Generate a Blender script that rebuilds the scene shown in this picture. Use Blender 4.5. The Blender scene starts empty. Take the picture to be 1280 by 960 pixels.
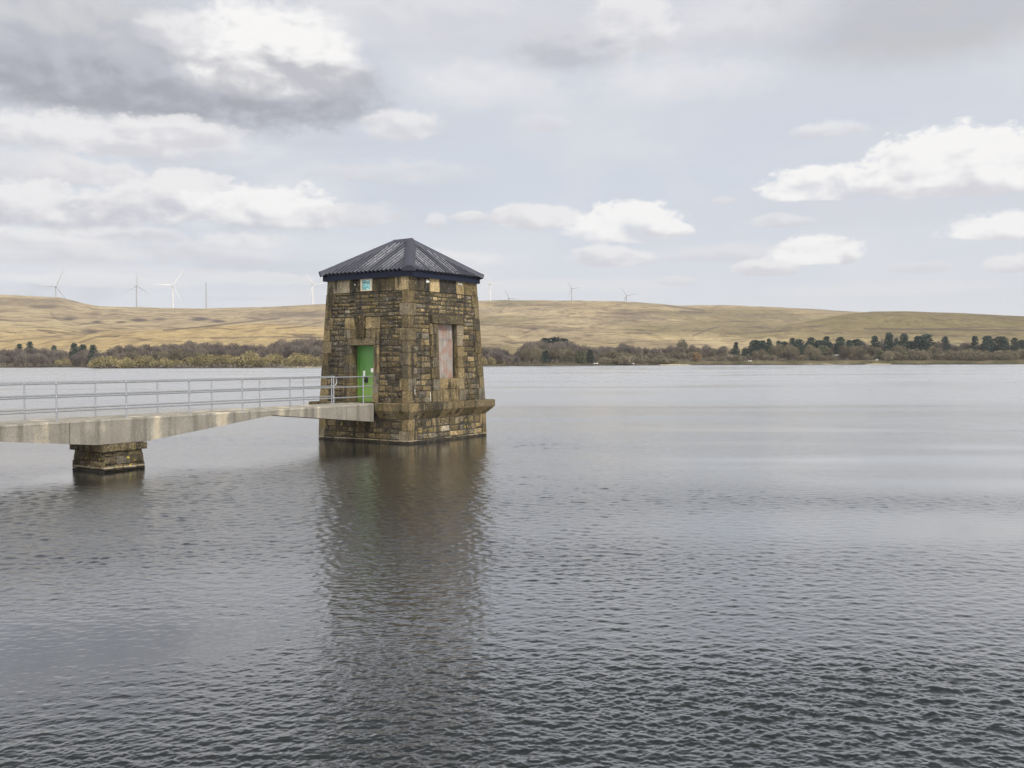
import bpy, math, random
import numpy as np
from mathutils import Matrix, Vector

# ------------------------------------------------------------------ camera, sky, sun, exposure
S = bpy.context.scene
COL = S.collection
EYE = 3.3                      # eye height above the water
FPX, CX, CY = 1190.0, 640.0, 480.0
PITCH, ROLL = math.atan(28.5 / FPX), -0.0031
cam_d = bpy.data.cameras.new('camera')
cam = bpy.data.objects.new('camera', cam_d)
COL.objects.link(cam)
cam_d.sensor_width = 36.0
cam_d.lens = FPX / 1280.0 * 36.0
cam_d.clip_start, cam_d.clip_end = 0.1, 30000.0
CAMROT = Matrix.Rotation(math.pi / 2 - PITCH, 4, 'X') @ Matrix.Rotation(ROLL, 4, 'Z')
cam.matrix_world = Matrix.Translation((0, 0, EYE)) @ CAMROT
S.camera = cam

S.view_settings.view_transform = 'Standard'
S.view_settings.look = 'None'
S.view_settings.gamma = 1.0
S.view_settings.use_curve_mapping = False
S.view_settings.exposure = 0.0
S.cycles.max_bounces = 6
S.cycles.volume_bounces = 0

SUN_EL, SUN_AZ = math.radians(42), math.radians(140)     # azimuth clockwise from +Y (ahead)
sd = Vector((math.sin(SUN_AZ) * math.cos(SUN_EL), math.cos(SUN_AZ) * math.cos(SUN_EL), math.sin(SUN_EL)))
sun_d = bpy.data.lights.new('sun', 'SUN')
sun_d.energy = 3.0
sun_d.angle = math.radians(9)
sun_d.color = (1.0, 0.94, 0.85)
sun = bpy.data.objects.new('sun', sun_d)
sun.rotation_euler = (-sd).to_track_quat('-Z', 'Y').to_euler()
sun.location = (60, -60, 80)
COL.objects.link(sun)


def ray(px, py):
    """unit-depth direction of a picture point of the photograph, in the world"""
    v = CAMROT.to_3x3() @ Vector(((px - CX) / FPX, -(py - CY) / FPX, -1.0))
    return v


def azel(px, py):
    v = ray(px, py)
    return math.atan2(v.x, v.y), math.atan2(v.z, math.hypot(v.x, v.y))


def horizon(px):
    return 451.5 - (px - 640) * 0.0031


class NT:
    """tiny helper for building node trees"""
    def __init__(self, nt):
        self.nt = nt
        self.N, self.L = nt.nodes, nt.links

    def node(self, t, **kw):
        n = self.N.new(t)
        for k, v in kw.items():
            setattr(n, k, v)
        return n

    def put(self, sock, v):
        if isinstance(v, bpy.types.NodeSocket):
            self.L.new(v, sock)
        else:
            sock.default_value = v

    def math(self, op, a, b=None, c=None, clamp=False):
        n = self.node('ShaderNodeMath', operation=op, use_clamp=clamp)
        self.put(n.inputs[0], a)
        if b is not None: self.put(n.inputs[1], b)
        if c is not None: self.put(n.inputs[2], c)
        return n.outputs[0]

    def maprange(self, v, a, b, c=0.0, d=1.0, smooth=True):
        n = self.node('ShaderNodeMapRange', interpolation_type='SMOOTHSTEP' if smooth else 'LINEAR', clamp=True)
        for i, x in enumerate((v, a, b, c, d)):
            self.put(n.inputs[i], x)
        return n.outputs[0]

    def mix(self, fac, a, b, blend='MIX'):
        n = self.node('ShaderNodeMix', data_type='RGBA', blend_type=blend)
        self.put(n.inputs[0], fac)
        for s, v in ((6, a), (7, b)):
            if isinstance(v, (tuple, list)): v = tuple(v[:3]) + (1.0,)
            self.put(n.inputs[s], v)
        return n.outputs[2]

    def noise(self, vec, scale, detail=3.0, rough=0.55, dist=0.0, dims='3D'):
        n = self.node('ShaderNodeTexNoise', noise_dimensions=dims)
        if vec is not None: self.put(n.inputs['Vector'], vec)
        n.inputs['Scale'].default_value = scale
        n.inputs['Detail'].default_value = detail
        n.inputs['Roughness'].default_value = rough
        n.inputs['Distortion'].default_value = dist
        return n.outputs['Fac']

    def voronoi(self, vec, scale, feature='F1'):
        n = self.node('ShaderNodeTexVoronoi', feature=feature)
        if vec is not None: self.put(n.inputs['Vector'], vec)
        n.inputs['Scale'].default_value = scale
        return n

    def mapping(self, vec, scale=(1, 1, 1), loc=(0, 0, 0), rot=(0, 0, 0)):
        n = self.node('ShaderNodeMapping')
        self.put(n.inputs[0], vec)
        n.inputs['Location'].default_value = loc
        n.inputs['Rotation'].default_value = rot
        n.inputs['Scale'].default_value = scale
        return n.outputs[0]

    def ramp(self, fac, stops):
        n = self.node('ShaderNodeValToRGB')
        cr = n.color_ramp
        while len(cr.elements) < len(stops): cr.elements.new(0.5)
        for e, (p, c) in zip(cr.elements, stops):
            e.position = p
            e.color = tuple(c[:3]) + (1.0,)
        self.put(n.inputs[0], fac)
        return n.outputs[0]


def srgb(r, g, b):
    f = lambda c: ((c / 255 + 0.055) / 1.055) ** 2.4 if c > 10 else c / 255 / 12.92
    return (f(r), f(g), f(b))


# ---- the sky: Nishita behind a thin veil of high cloud, with cumulus in front of it
def build_world():
    w = bpy.data.worlds.new('World')
    S.world = w
    w.use_nodes = True
    T = NT(w.node_tree)
    T.N.clear()
    sky = T.node('ShaderNodeTexSky', sky_type='NISHITA')
    sky.sun_disc = False
    sky.sun_elevation = SUN_EL
    sky.sun_rotation = SUN_AZ
    geo = T.node('ShaderNodeTexCoord')
    d = geo.outputs['Generated']
    sep = T.node('ShaderNodeSeparateXYZ')
    T.L.new(d, sep.inputs[0])
    x, y, z = sep.outputs
    U = T.math('MULTIPLY', T.math('ARCTAN2', x, y), FPX)
    V = T.math('MULTIPLY', T.math('ARCSINE', z), FPX)
    cmb = T.node('ShaderNodeCombineXYZ')
    T.L.new(U, cmb.inputs[0]); T.L.new(V, cmb.inputs[1])
    uv = cmb.outputs[0]
    # the cloud detail gets flatter towards the horizon
    st = T.mapping(uv, scale=(0.62, 1.0, 1.0))
    n_big = T.noise(st, 0.0085, 6, 0.55, 0.4)
    n_mid = T.noise(T.mapping(st, loc=(311, 97, 0)), 0.026, 7, 0.60, 0.25)
    n_fine = T.noise(T.mapping(st, loc=(51, 17, 0)), 0.075, 5, 0.62, 0.2)
    n_puff = T.math('ADD', T.math('ADD', T.math('MULTIPLY', n_big, 0.27), T.math('MULTIPLY', n_mid, 0.43)), T.math('MULTIPLY', n_fine, 0.30))
    # the same detail a little nearer the sun: lit side of each puff
    n_l0 = T.noise(T.mapping(st, loc=(311, 97, 0)), 0.026, 4, 0.5, 0.25)
    n_lit = T.noise(T.mapping(st, loc=(311 - 6, 97 - 12, 0)), 0.026, 4, 0.5, 0.25)
    lit = T.math('SUBTRACT', n_l0, n_lit)
    K = 10.0
    sc = lambda c, k=1.0: tuple(v * K * k for v in c)
    veil = T.ramp(T.maprange(V, -30, 620, smooth=False), [
        (0.0, sc(srgb(236, 238, 243))), (0.16, sc(srgb(222, 225, 233))), (0.38, sc(srgb(213, 219, 229))),
        (0.6, sc(srgb(216, 219, 227))), (1.0, sc(srgb(216, 216, 222)))])
    # ramps clamp at no value, colours may exceed 1
    base = T.mix(0.90, sky.outputs[0], veil)
    # drifting soft cloud in the veil
    soft = T.noise(T.mapping(uv, scale=(0.5, 1, 1), loc=(40, 500, 0)), 0.0075, 5, 0.55, 0.6)
    left = T.maprange(U, 150, -500)
    softm = T.maprange(soft, 0.42, 0.70)
    base = T.mix(T.math('MULTIPLY', softm, T.math('ADD', 0.35, T.math('MULTIPLY', left, 0.45))), base, sc(srgb(232, 231, 233)))
    stre = T.noise(T.mapping(uv, scale=(0.28, 1.3, 1), loc=(7, 900, 0)), 0.018, 5, 0.55, 0.5)
    base = T.mix(T.math('MULTIPLY', T.math('MULTIPLY', T.maprange(stre, 0.44, 0.7), left), 0.75), base, sc(srgb(196, 200, 211)))
    # unseen sky added for light: dark deck dims near water, bright back lights tower
    hi = T.maprange(V, 424, 505)
    deck = T.mix(T.maprange(n_big, 0.36, 0.62), sc((0.05, 0.054, 0.062)), sc((0.19, 0.197, 0.215)))
    brk = T.mix(T.maprange(n_big, 0.36, 0.60), sc((1.0, 1.02, 1.08)), sc((2.2, 2.15, 2.08)))
    over = T.mix(T.maprange(y, 0.42, -0.15), deck, brk)
    hi = T.math('MAXIMUM', hi, T.maprange(y, 0.05, -0.25))
    # one cloud = one group node
    g = bpy.data.node_groups.new('cloud', 'ShaderNodeTree')
    for nm, tp in (('Base', 'NodeSocketColor'), ('U', 'NodeSocketFloat'), ('V', 'NodeSocketFloat'), ('Puff', 'NodeSocketFloat'),
                   ('Lit', 'NodeSocketFloat'), ('CU', 'NodeSocketFloat'), ('CV', 'NodeSocketFloat'), ('RU', 'NodeSocketFloat'),
                   ('RV', 'NodeSocketFloat'), ('RB', 'NodeSocketFloat'), ('Soft', 'NodeSocketFloat'), ('Amp', 'NodeSocketFloat'), ('Op', 'NodeSocketFloat'),
                   ('Top', 'NodeSocketColor'), ('Low', 'NodeSocketColor')):
        g.interface.new_socket(nm, in_out='INPUT', socket_type=tp)
    g.interface.new_socket('Out', in_out='OUTPUT', socket_type='NodeSocketColor')
    G = NT(g)
    gi = G.node('NodeGroupInput'); go = G.node('NodeGroupOutput')
    I = gi.outputs
    du = G.math('DIVIDE', G.math('SUBTRACT', I['U'], I['CU']), I['RU'])
    dv0 = G.math('SUBTRACT', I['V'], I['CV'])
    up = G.math('GREATER_THAN', dv0, 0.0)
    rv = G.math('ADD', G.math('MULTIPLY', up, I['RV']), G.math('MULTIPLY', G.math('SUBTRACT', 1.0, up), I['RB']))
    dv = G.math('DIVIDE', dv0, rv)
    r = G.math('SQRT', G.math('ADD', G.math('MULTIPLY', du, du), G.math('MULTIPLY', dv, dv)))
    nz = G.math('MULTIPLY', G.math('SUBTRACT', I['Puff'], 0.5), I['Amp'])
    r2 = G.math('ADD', r, nz)
    m = G.maprange(r2, 1.0, G.math('SUBTRACT', 1.0, I['Soft']))
    m = G.math('MULTIPLY', m, I['Op'])
    hgt = G.math('ADD', G.math('DIVIDE', dv0, I['RV']), G.math('MULTIPLY', I['Lit'], 2.6))
    sh = G.maprange(hgt, -0.55, 0.45)
    colr = G.mix(sh, I['Low'], I['Top'])
    out = G.mix(m, I['Base'], colr)
    G.L.new(out, go.inputs[0])

    W1, W2, W3 = srgb(250, 249, 248), srgb(240, 239, 240), srgb(229, 229, 232)
    G1, G2, G3 = srgb(160, 163, 174), srgb(186, 189, 199), srgb(212, 212, 218)
    # px, py, radius x, radius up, radius down, softness, puff, opacity, top, low
    clouds = [
        (1160, 20, 240, 80, 70, 0.9, 0.9, 0.75, G2, srgb(190, 190, 192)),
        (930, 30, 150, 60, 40, 0.9, 1.2, 0.6, W3, G3),
        (790, 40, 75, 55, 35, 0.6, 1.6, 0.75, W2, G3),
        (700, 60, 90, 45, 42, 0.8, 1.4, 0.8, G3, G2),
        (560, 20, 130, 45, 60, 0.9, 1.3, 0.5, W3, G3),
        (170, 92, 330, 95, 76, 0.75, 1.1, 0.95, G2, G1),
        (60, 25, 190, 60, 45, 0.9, 1.0, 0.7, srgb(208, 208, 210), G2),
        (400, 120, 120, 50, 48, 0.8, 1.2, 0.8, G2, G1),
        (335, 78, 130, 80, 48, 0.42, 1.1, 1.0, W1, srgb(192, 193, 200)),
        (225, 42, 60, 30, 24, 0.7, 1.5, 0.8, W2, G3),
        (110, 172, 210, 34, 24, 0.6, 1.7, 0.9, W2, G3),
        (215, 168, 90, 24, 16, 0.5, 1.7, 0.8, W2, G3),
        (120, 222, 90, 24, 14, 0.45, 1.6, 0.85, W2, G3),
        (235, 232, 60, 22, 12, 0.4, 1.6, 0.9, W2, G3),
        (20, 300, 120, 18, 12, 0.6, 1.7, 0.8, W2, G3),
        (300, 305, 70, 16, 10, 0.6, 1.7, 0.7, W2, G3),
        (150, 292, 90, 12, 10, 0.7, 1.5, 0.7, W2, G3),
        (120, 352, 120, 12, 8, 0.6, 1.7, 0.6, W2, W3),
        (330, 350, 90, 12, 8, 0.6, 1.7, 0.6, W2, W3),
        (500, 160, 66, 26, 20, 0.5, 1.4, 0.8, W2, G3),
        (680, 155, 46, 16, 14, 0.7, 1.6, 0.5, W3, G3),
        (40, 215, 150, 30, 18, 0.6, 1.6, 0.75, W3, G3),
        (60, 262, 150, 36, 22, 0.5, 1.7, 0.95, W2, srgb(203, 204, 212)),
        (195, 258, 120, 40, 22, 0.45, 1.7, 0.95, W2, srgb(200, 202, 211)),
        (330, 268, 105, 40, 20, 0.38, 1.5, 0.95, W1, srgb(205, 207, 215)),
        (455, 272, 60, 22, 14, 0.6, 1.7, 0.7, W3, G3),
        (250, 318, 190, 20, 16, 0.8, 1.6, 0.6, W3, G3),
        (70, 318, 170, 16, 16, 0.8, 1.7, 0.55, W3, G3),
        (210, 345, 220, 16, 14, 0.8, 1.4, 0.5, W3, W3),
        (500, 218, 130, 24, 16, 0.9, 1.6, 0.6, W3, G3),
        (610, 110, 150, 42, 34, 1.0, 1.5, 0.55, W2, W3),
        (860, 105, 170, 46, 34, 1.0, 1.5, 0.5, W2, W3),
        (910, 318, 120, 18, 12, 0.9, 1.6, 0.6, W3, G3),
        (560, 325, 120, 16, 12, 0.9, 1.6, 0.6, W2, W3),
        (690, 358, 200, 14, 10, 0.9, 1.5, 0.6, W3, W3),
        (1120, 362, 180, 12, 9, 0.9, 1.5, 0.6, W3, W3),
        (545, 278, 16, 14, 12, 0.6, 1.2, 0.6, W2, G3),
        (590, 274, 30, 12, 8, 0.5, 1.4, 0.8, W2, G3),
        (672, 275, 85, 25, 12, 0.45, 1.5, 0.9, W2, G3),
        (782, 290, 78, 40, 15, 0.30, 1.3, 1.0, W1, srgb(214, 217, 225)),
        (842, 290, 36, 12, 6, 0.4, 1.2, 0.9, W1, G3),
        (762, 324, 62, 20, 12, 0.45, 1.4, 0.85, W2, G3),
        (850, 352, 34, 10, 7, 0.6, 1.4, 0.6, W3, G3),
        (905, 252, 18, 7, 5, 0.6, 1.2, 0.7, W3, G3),
        (975, 277, 46, 12, 8, 0.5, 1.5, 0.8, W2, G3),
        (1040, 165, 55, 14, 9, 0.6, 1.6, 0.6, W2, G3),
        (1100, 250, 260, 34, 42, 0.95, 0.8, 0.45, srgb(214, 214, 222), srgb(208, 210, 219)),
        (1035, 240, 92, 36, 12, 0.30, 1.3, 1.0, W1, srgb(212, 214, 222)),
        (1205, 224, 130, 66, 20, 0.26, 1.3, 1.0, W1, srgb(213, 213, 220)),
        (1020, 322, 62, 28, 10, 0.34, 1.2, 1.0, W1, G3),
        (957, 337, 40, 14, 9, 0.4, 1.3, 0.9, W2, G3),
        (1255, 290, 82, 24, 9, 0.36, 1.3, 0.95, W1, G3),
        (1275, 334, 40, 16, 8, 0.4, 1.3, 0.9, W2, G3),
        (1150, 336, 40, 10, 7, 0.7, 1.4, 0.5, W3, G3),
    ]
    cur = base
    for (px, py, ru, rv_, rb, so, amp, op, top, low) in clouds:
        so, amp = so * 0.75, amp * (1.5 if amp > 1.15 else 1.0)
        n = T.node('ShaderNodeGroup')
        n.node_tree = g
        a, e = azel(px, py)
        vals = dict(CU=a * FPX, CV=e * FPX, RU=ru, RV=rv_, RB=rb, Soft=so, Amp=amp, Op=op)
        for k, v in vals.items(): n.inputs[k].default_value = v
        n.inputs['Top'].default_value = sc(top) + (1,)
        n.inputs['Low'].default_value = sc(low) + (1,)
        for k, v in (('Base', cur), ('U', U), ('V', V), ('Puff', n_puff), ('Lit', lit)): T.put(n.inputs[k], v)
        cur = n.outputs[0]
    cur = T.mix(T.math('MULTIPLY', hi, 0.95), cur, over)
    # below the horizon there is only land
    cur = T.mix(T.maprange(V, -6, -30), cur, sc((0.16, 0.15, 0.12)))
    bg = T.node('ShaderNodeBackground')
    bg.inputs[1].default_value = 0.1
    T.L.new(cur, bg.inputs[0])
    o = T.node('ShaderNodeOutputWorld')
    T.L.new(bg.outputs[0], o.inputs[0])
    w.cycles.sampling_method = 'MANUAL'
    w.cycles.sample_map_resolution = 512


build_world()

# ------------------------------------------------------------------ mesh helpers
class MB:
    def __init__(self):
        self.v, self.f, self.t, self.m, self.sm = [], [], [], [], []

    def face(self, pts, tone=0.5, mat=0, smooth=False):
        i = len(self.v)
        self.v.extend([tuple(p) for p in pts])
        self.f.append(tuple(range(i, i + len(pts))))
        self.t.append(tone); self.m.append(mat); self.sm.append(smooth)

    def faces(self, verts, faces, tone=0.5, mat=0, smooth=False):
        i = len(self.v)
        self.v.extend([tuple(p) for p in verts])
        for f in faces:
            self.f.append(tuple(k + i for k in f))
            self.t.append(tone); self.m.append(mat); self.sm.append(smooth)

    def box(self, x0, x1, y0, y1, z0, z1, tone=0.5, mat=0):
        v = [(x0, y0, z0), (x1, y0, z0), (x1, y1, z0), (x0, y1, z0), (x0, y0, z1), (x1, y0, z1), (x1, y1, z1), (x0, y1, z1)]
        f = [(0, 3, 2, 1), (4, 5, 6, 7), (0, 1, 5, 4), (1, 2, 6, 5), (2, 3, 7, 6), (3, 0, 4, 7)]
        self.faces(v, f, tone, mat)

    def tube(self, pts, r, n=8, tone=0.5, mat=0, caps=True, smooth=True):
        pts = [Vector(p) for p in pts]
        rs = r if isinstance(r, (list, tuple)) else [r] * len(pts)
        vs, fs = [], []
        ref = Vector((0, 0, 1)) if abs((pts[-1] - pts[0]).normalized().z) < 0.9 else Vector((1, 0, 0))
        for i, p in enumerate(pts):
            d = (pts[min(i + 1, len(pts) - 1)] - pts[max(i - 1, 0)]).normalized()
            a = d.cross(ref).normalized(); b = d.cross(a).normalized()
            for k in range(n):
                q = 2 * math.pi * k / n
                vs.append(p + (a * math.cos(q) + b * math.sin(q)) * rs[i])
        for i in range(len(pts) - 1):
            for k in range(n):
                k2 = (k + 1) % n
                fs.append((i * n + k, i * n + k2, (i + 1) * n + k2, (i + 1) * n + k))
        self.faces(vs, fs, tone, mat, smooth)
        if caps:
            self.faces(vs[:n], [tuple(range(n))], tone, mat)
            self.faces(vs[-n:], [tuple(reversed(range(n)))], tone, mat)

    def ball(self, c, r, tone=0.5, mat=0, nu=8, nv=6, squash=1.0):
        vs, fs = [], []
        for j in range(nv + 1):
            th = math.pi * j / nv
            for k in range(nu):
                ph = 2 * math.pi * k / nu
                vs.append((c[0] + r * math.sin(th) * math.cos(ph), c[1] + r * math.sin(th) * math.sin(ph), c[2] + r * squash * math.cos(th)))
        for j in range(nv):
            for k in range(nu):
                k2 = (k + 1) % nu
                fs.append((j * nu + k, (j + 1) * nu + k, (j + 1) * nu + k2, j * nu + k2))
        self.faces(vs, fs, tone, mat, True)

    def build(self, name, mats, parent=None, off=(0, 0, 0)):
        me = bpy.data.meshes.new(name)
        V = [(a - off[0], b - off[1], c - off[2]) for a, b, c in self.v]
        me.from_pydata(V, [], self.f)
        if not isinstance(mats, (list, tuple)): mats = [mats]
        for m in mats: me.materials.append(m)
        me.polygons.foreach_set('material_index', self.m)
        me.polygons.foreach_set('use_smooth', self.sm)
        at = me.attributes.new('tone', 'FLOAT', 'FACE')
        at.data.foreach_set('value', self.t)
        me.update()
        o = bpy.data.objects.new(name, me)
        COL.objects.link(o)
        if parent: o.parent = parent
        return o


def empty(name, loc=(0, 0, 0), rz=0.0, parent=None):
    o = bpy.data.objects.new(name, None)
    o.empty_display_size = 0.5
    COL.objects.link(o)
    o.location = loc
    o.rotation_euler = (0, 0, rz)
    if parent: o.parent = parent
    return o


def tag(o, label=None, cat=None, group=None, kind=None):
    if label: o['label'] = label
    if cat: o['category'] = cat
    if group: o['group'] = group
    if kind: o['kind'] = kind
    return o


def new_mat(name):
    m = bpy.data.materials.new(name)
    m.use_nodes = True
    T = NT(m.node_tree)
    b = T.N['Principled BSDF']
    return m, T, b


def bump(T, b, h, strength=0.3, dist=0.02):
    n = T.node('ShaderNodeBump')
    n.inputs['Strength'].default_value = strength
    n.inputs['Distance'].default_value = dist
    T.L.new(h, n.inputs['Height'])
    T.L.new(n.outputs[0], b.inputs['Normal'])


# ------------------------------------------------------------------ materials
def mat_stone():
    m, T, b = new_mat('weathered_gritstone')
    co = T.node('ShaderNodeTexCoord').outputs['Object']
    at = T.node('ShaderNodeAttribute', attribute_name='tone').outputs['Fac']
    n1 = T.noise(co, 3.2, 5, 0.6)
    n2 = T.noise(co, 14.0, 4, 0.65)
    tone = T.math('ADD', at, T.math('MULTIPLY', T.math('SUBTRACT', n1, 0.5), 0.42))
    col = T.ramp(tone, [(0.0, (0.022, 0.019, 0.015)), (0.25, (0.065, 0.052, 0.032)), (0.5, (0.140, 0.110, 0.062)),
                        (0.75, (0.265, 0.205, 0.112)), (1.0, (0.47, 0.37, 0.21))])
    col = T.mix(T.maprange(n2, 0.35, 0.75), T.mix(1.0, col, (0.55, 0.53, 0.50), 'MULTIPLY'), T.mix(1.0, col, (1.3, 1.27, 1.2), 'MULTIPLY'))
    # some of the blocks are greyer than their neighbours
    odd = T.math('FRACT', T.math('MULTIPLY', at, 437.3))
    bw = T.node('ShaderNodeRGBToBW'); T.L.new(col, bw.inputs[0])
    gcol = T.mix(1.0, bw.outputs[0], (1.02, 0.98, 0.88), 'MULTIPLY')
    col = T.mix(T.math('MULTIPLY', T.maprange(odd, 0.5, 1.0), 0.6), col, gcol)
    # soot and seepage run down the wall
    run = T.noise(T.mapping(co, scale=(1, 1, 0.16)), 2.6, 4, 0.6)
    col = T.mix(T.math('MULTIPLY', T.maprange(run, 0.50, 0.64), 0.82), col, (0.018, 0.017, 0.015))
    # moss / green algae in patches
    gn = T.noise(co, 1.5, 4, 0.6)
    col = T.mix(T.math('MULTIPLY', T.maprange(gn, 0.55, 0.75), 0.35), col, (0.085, 0.080, 0.022))
    # lime and lichen specks
    sp = T.noise(co, 26, 2, 0.5)
    gate = T.noise(T.mapping(co, loc=(5, 3, 1)), 1.1, 3, 0.6)
    col = T.mix(T.math('MULTIPLY', T.maprange(sp, 0.65, 0.71), T.maprange(gate, 0.44, 0.58)), col, (0.50, 0.47, 0.38))
    sepz = T.node('ShaderNodeSeparateXYZ'); T.L.new(co, sepz.inputs[0])
    zz = sepz.outputs[2]
    yn = T.noise(T.mapping(co, loc=(1, 7, 2)), 9, 3, 0.6)
    yg = T.noise(T.mapping(co, loc=(9, 1, 2)), 0.9, 2, 0.5)
    low = T.math('ADD', T.maprange(zz, 1.2, 0.8), T.math('MULTIPLY', T.maprange(zz, 4.6, 5.0), 0.5))
    col = T.mix(T.math('MULTIPLY', T.math('MULTIPLY', T.maprange(yn, 0.60, 0.66), T.maprange(yg, 0.46, 0.6)), T.math('MULTIPLY', low, 0.8)), col, (0.42, 0.34, 0.035))
    # tide mark: pale scum line with a wet dark band under it
    zw = T.math('ADD', zz, T.math('MULTIPLY', T.math('SUBTRACT', n1, 0.5), 0.06))
    line = T.math('MULTIPLY', T.maprange(zw, 0.10, 0.125), T.maprange(zw, 0.165, 0.14))
    col = T.mix(T.math('MULTIPLY', line, 0.65), col, (0.33, 0.28, 0.20))
    wet = T.maprange(zw, 0.115, 0.09)
    col = T.mix(T.math('MULTIPLY', wet, 0.85), col, (0.012, 0.011, 0.010))
    T.L.new(col, b.inputs['Base Color'])
    b.inputs['Roughness'].default_value = 0.86
    b.inputs['Specular IOR Level'].default_value = 0.25
    bump(T, b, T.math('ADD', n2, T.math('MULTIPLY', T.noise(co, 40, 3), 0.4)), 0.55, 0.03)
    return m


def mat_mortar():
    m, T, b = new_mat('old_mortar')
    co = T.node('ShaderNodeTexCoord').outputs['Object']
    n = T.noise(co, 6, 4)
    T.L.new(T.ramp(n, [(0.3, (0.018, 0.015, 0.012)), (0.7, (0.06, 0.05, 0.035))]), b.inputs['Base Color'])
    b.inputs['Roughness'].default_value = 0.95
    return m


def mat_concrete(light=1.0, name='stained_concrete'):
    m, T, b = new_mat(name)
    co = T.node('ShaderNodeTexCoord').outputs['Object']
    n1 = T.noise(co, 1.3, 5, 0.6)
    n2 = T.noise(co, 22, 4, 0.6)
    run = T.noise(T.mapping(co, scale=(1, 1, 0.07)), 3.0, 4, 0.62)
    run2 = T.noise(T.mapping(co, scale=(1, 1, 0.05), loc=(4, 1, 0)), 1.1, 3, 0.5)
    col = T.ramp(n1, [(0.3, (0.240, 0.222, 0.185)), (0.55, (0.305, 0.285, 0.240)), (0.75, (0.385, 0.36, 0.305))])
    col = T.mix(T.math('MULTIPLY', T.maprange(run, 0.47, 0.68), 0.6), col, (0.12, 0.106, 0.085))
    col = T.mix(T.math('MULTIPLY', T.maprange(T.math('ADD', T.math('MULTIPLY', run2, 0.75), T.math('MULTIPLY', n1, 0.25)), 0.53, 0.62), 0.65), col, (0.66, 0.57, 0.42))
    col = T.mix(T.maprange(n2, 0.3, 0.75), T.mix(1.0, col, (0.8, 0.8, 0.8), 'MULTIPLY'), T.mix(1.0, col, (1.12, 1.12, 1.12), 'MULTIPLY'))
    if light != 1.0: col = T.mix(1.0, col, (light, light, light), 'MULTIPLY')
    T.L.new(col, b.inputs['Base Color'])
    b.inputs['Roughness'].default_value = 0.9
    bump(T, b, n2, 0.3, 0.01)
    return m


def mat_simple(name, col, rough=0.5, metal=0.0, var=0.25, scale=6.0, spec=0.5):
    m, T, b = new_mat(name)
    co = T.node('ShaderNodeTexCoord').outputs['Object']
    n = T.noise(co, scale, 4, 0.6)
    lo = tuple(c * (1 - var) for c in col); hi = tuple(min(1, c * (1 + var)) for c in col)
    T.L.new(T.ramp(n, [(0.3, lo), (0.7, hi)]), b.inputs['Base Color'])
    b.inputs['Roughness'].default_value = rough
    b.inputs['Metallic'].default_value = metal
    b.inputs['Specular IOR Level'].default_value = spec
    return m


def mat_roof():
    m, T, b = new_mat('corrugated_roof_sheet')
    co = T.node('ShaderNodeTexCoord').outputs['Object']
    at = T.node('ShaderNodeAttribute', attribute_name='tone').outputs['Fac']
    n1 = T.noise(co, 1.1, 5, 0.65, 0.4)
    n2 = T.noise(co, 12, 4, 0.6)
    col = T.ramp(n2, [(0.25, (0.030, 0.032, 0.044)), (0.75, (0.066, 0.070, 0.092))])
    # bleached strips follow the sheets
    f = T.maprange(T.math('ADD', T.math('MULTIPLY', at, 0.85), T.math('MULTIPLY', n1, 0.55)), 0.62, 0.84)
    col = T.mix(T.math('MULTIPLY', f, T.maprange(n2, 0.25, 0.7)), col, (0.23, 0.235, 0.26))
    T.L.new(col, b.inputs['Base Color'])
    b.inputs['Roughness'].default_value = 0.62
    b.inputs['Specular IOR Level'].default_value = 0.35
    bump(T, b, n2, 0.2, 0.008)
    return m


def mat_door():
    m, T, b = new_mat('green_door_paint')
    co = T.node('ShaderNodeTexCoord').outputs['Object']
    n = T.noise(co, 2.2, 4, 0.6)
    st = T.noise(T.mapping(co, scale=(1, 1, 0.1)), 7, 3, 0.6)
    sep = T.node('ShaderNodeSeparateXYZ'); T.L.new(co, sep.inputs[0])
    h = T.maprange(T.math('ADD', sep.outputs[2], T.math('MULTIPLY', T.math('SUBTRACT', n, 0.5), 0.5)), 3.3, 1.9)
    col = T.mix(T.math('MULTIPLY', h, 0.8), (0.080, 0.215, 0.050), (0.24, 0.39, 0.085))   # paint fade below, reveal shade painted into the darker top
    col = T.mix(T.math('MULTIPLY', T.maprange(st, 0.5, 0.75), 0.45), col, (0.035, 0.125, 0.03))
    T.L.new(col, b.inputs['Base Color'])
    b.inputs['Roughness'].default_value = 0.45
    return m


def mat_boards():
    m, T, b = new_mat('peeling_painted_boards')
    co = T.node('ShaderNodeTexCoord').outputs['Object']
    st = T.noise(T.mapping(co, scale=(1, 1, 0.14)), 9, 4, 0.65)
    n = T.noise(co, 1.8, 4, 0.6)
    col = T.ramp(st, [(0.3, (0.14, 0.115, 0.095)), (0.5, (0.25, 0.22, 0.195)), (0.72, (0.38, 0.35, 0.325))])
    col = T.mix(T.math('MULTIPLY', T.maprange(T.math('ADD', n, T.math('MULTIPLY', st, 0.5)), 0.74, 0.9), 0.7), col, (0.24, 0.115, 0.075))
    T.L.new(col, b.inputs['Base Color'])
    b.inputs['Roughness'].default_value = 0.8
    return m


def mat_pane():
    m, T, b = new_mat('teal_patterned_glass')
    co = T.node('ShaderNodeTexCoord').outputs['Object']
    n = T.noise(T.mapping(co, scale=(1, 3, 16)), 1.7, 4, 0.6, 1.0)
    col = T.ramp(n, [(0.34, (0.02, 0.11, 0.13)), (0.46, (0.10, 0.36, 0.38)), (0.54, (0.20, 0.50, 0.50)), (0.60, (0.72, 0.80, 0.76))])
    T.L.new(col, b.inputs['Base Color'])
    b.inputs['Roughness'].default_value = 0.12
    return m


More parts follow.
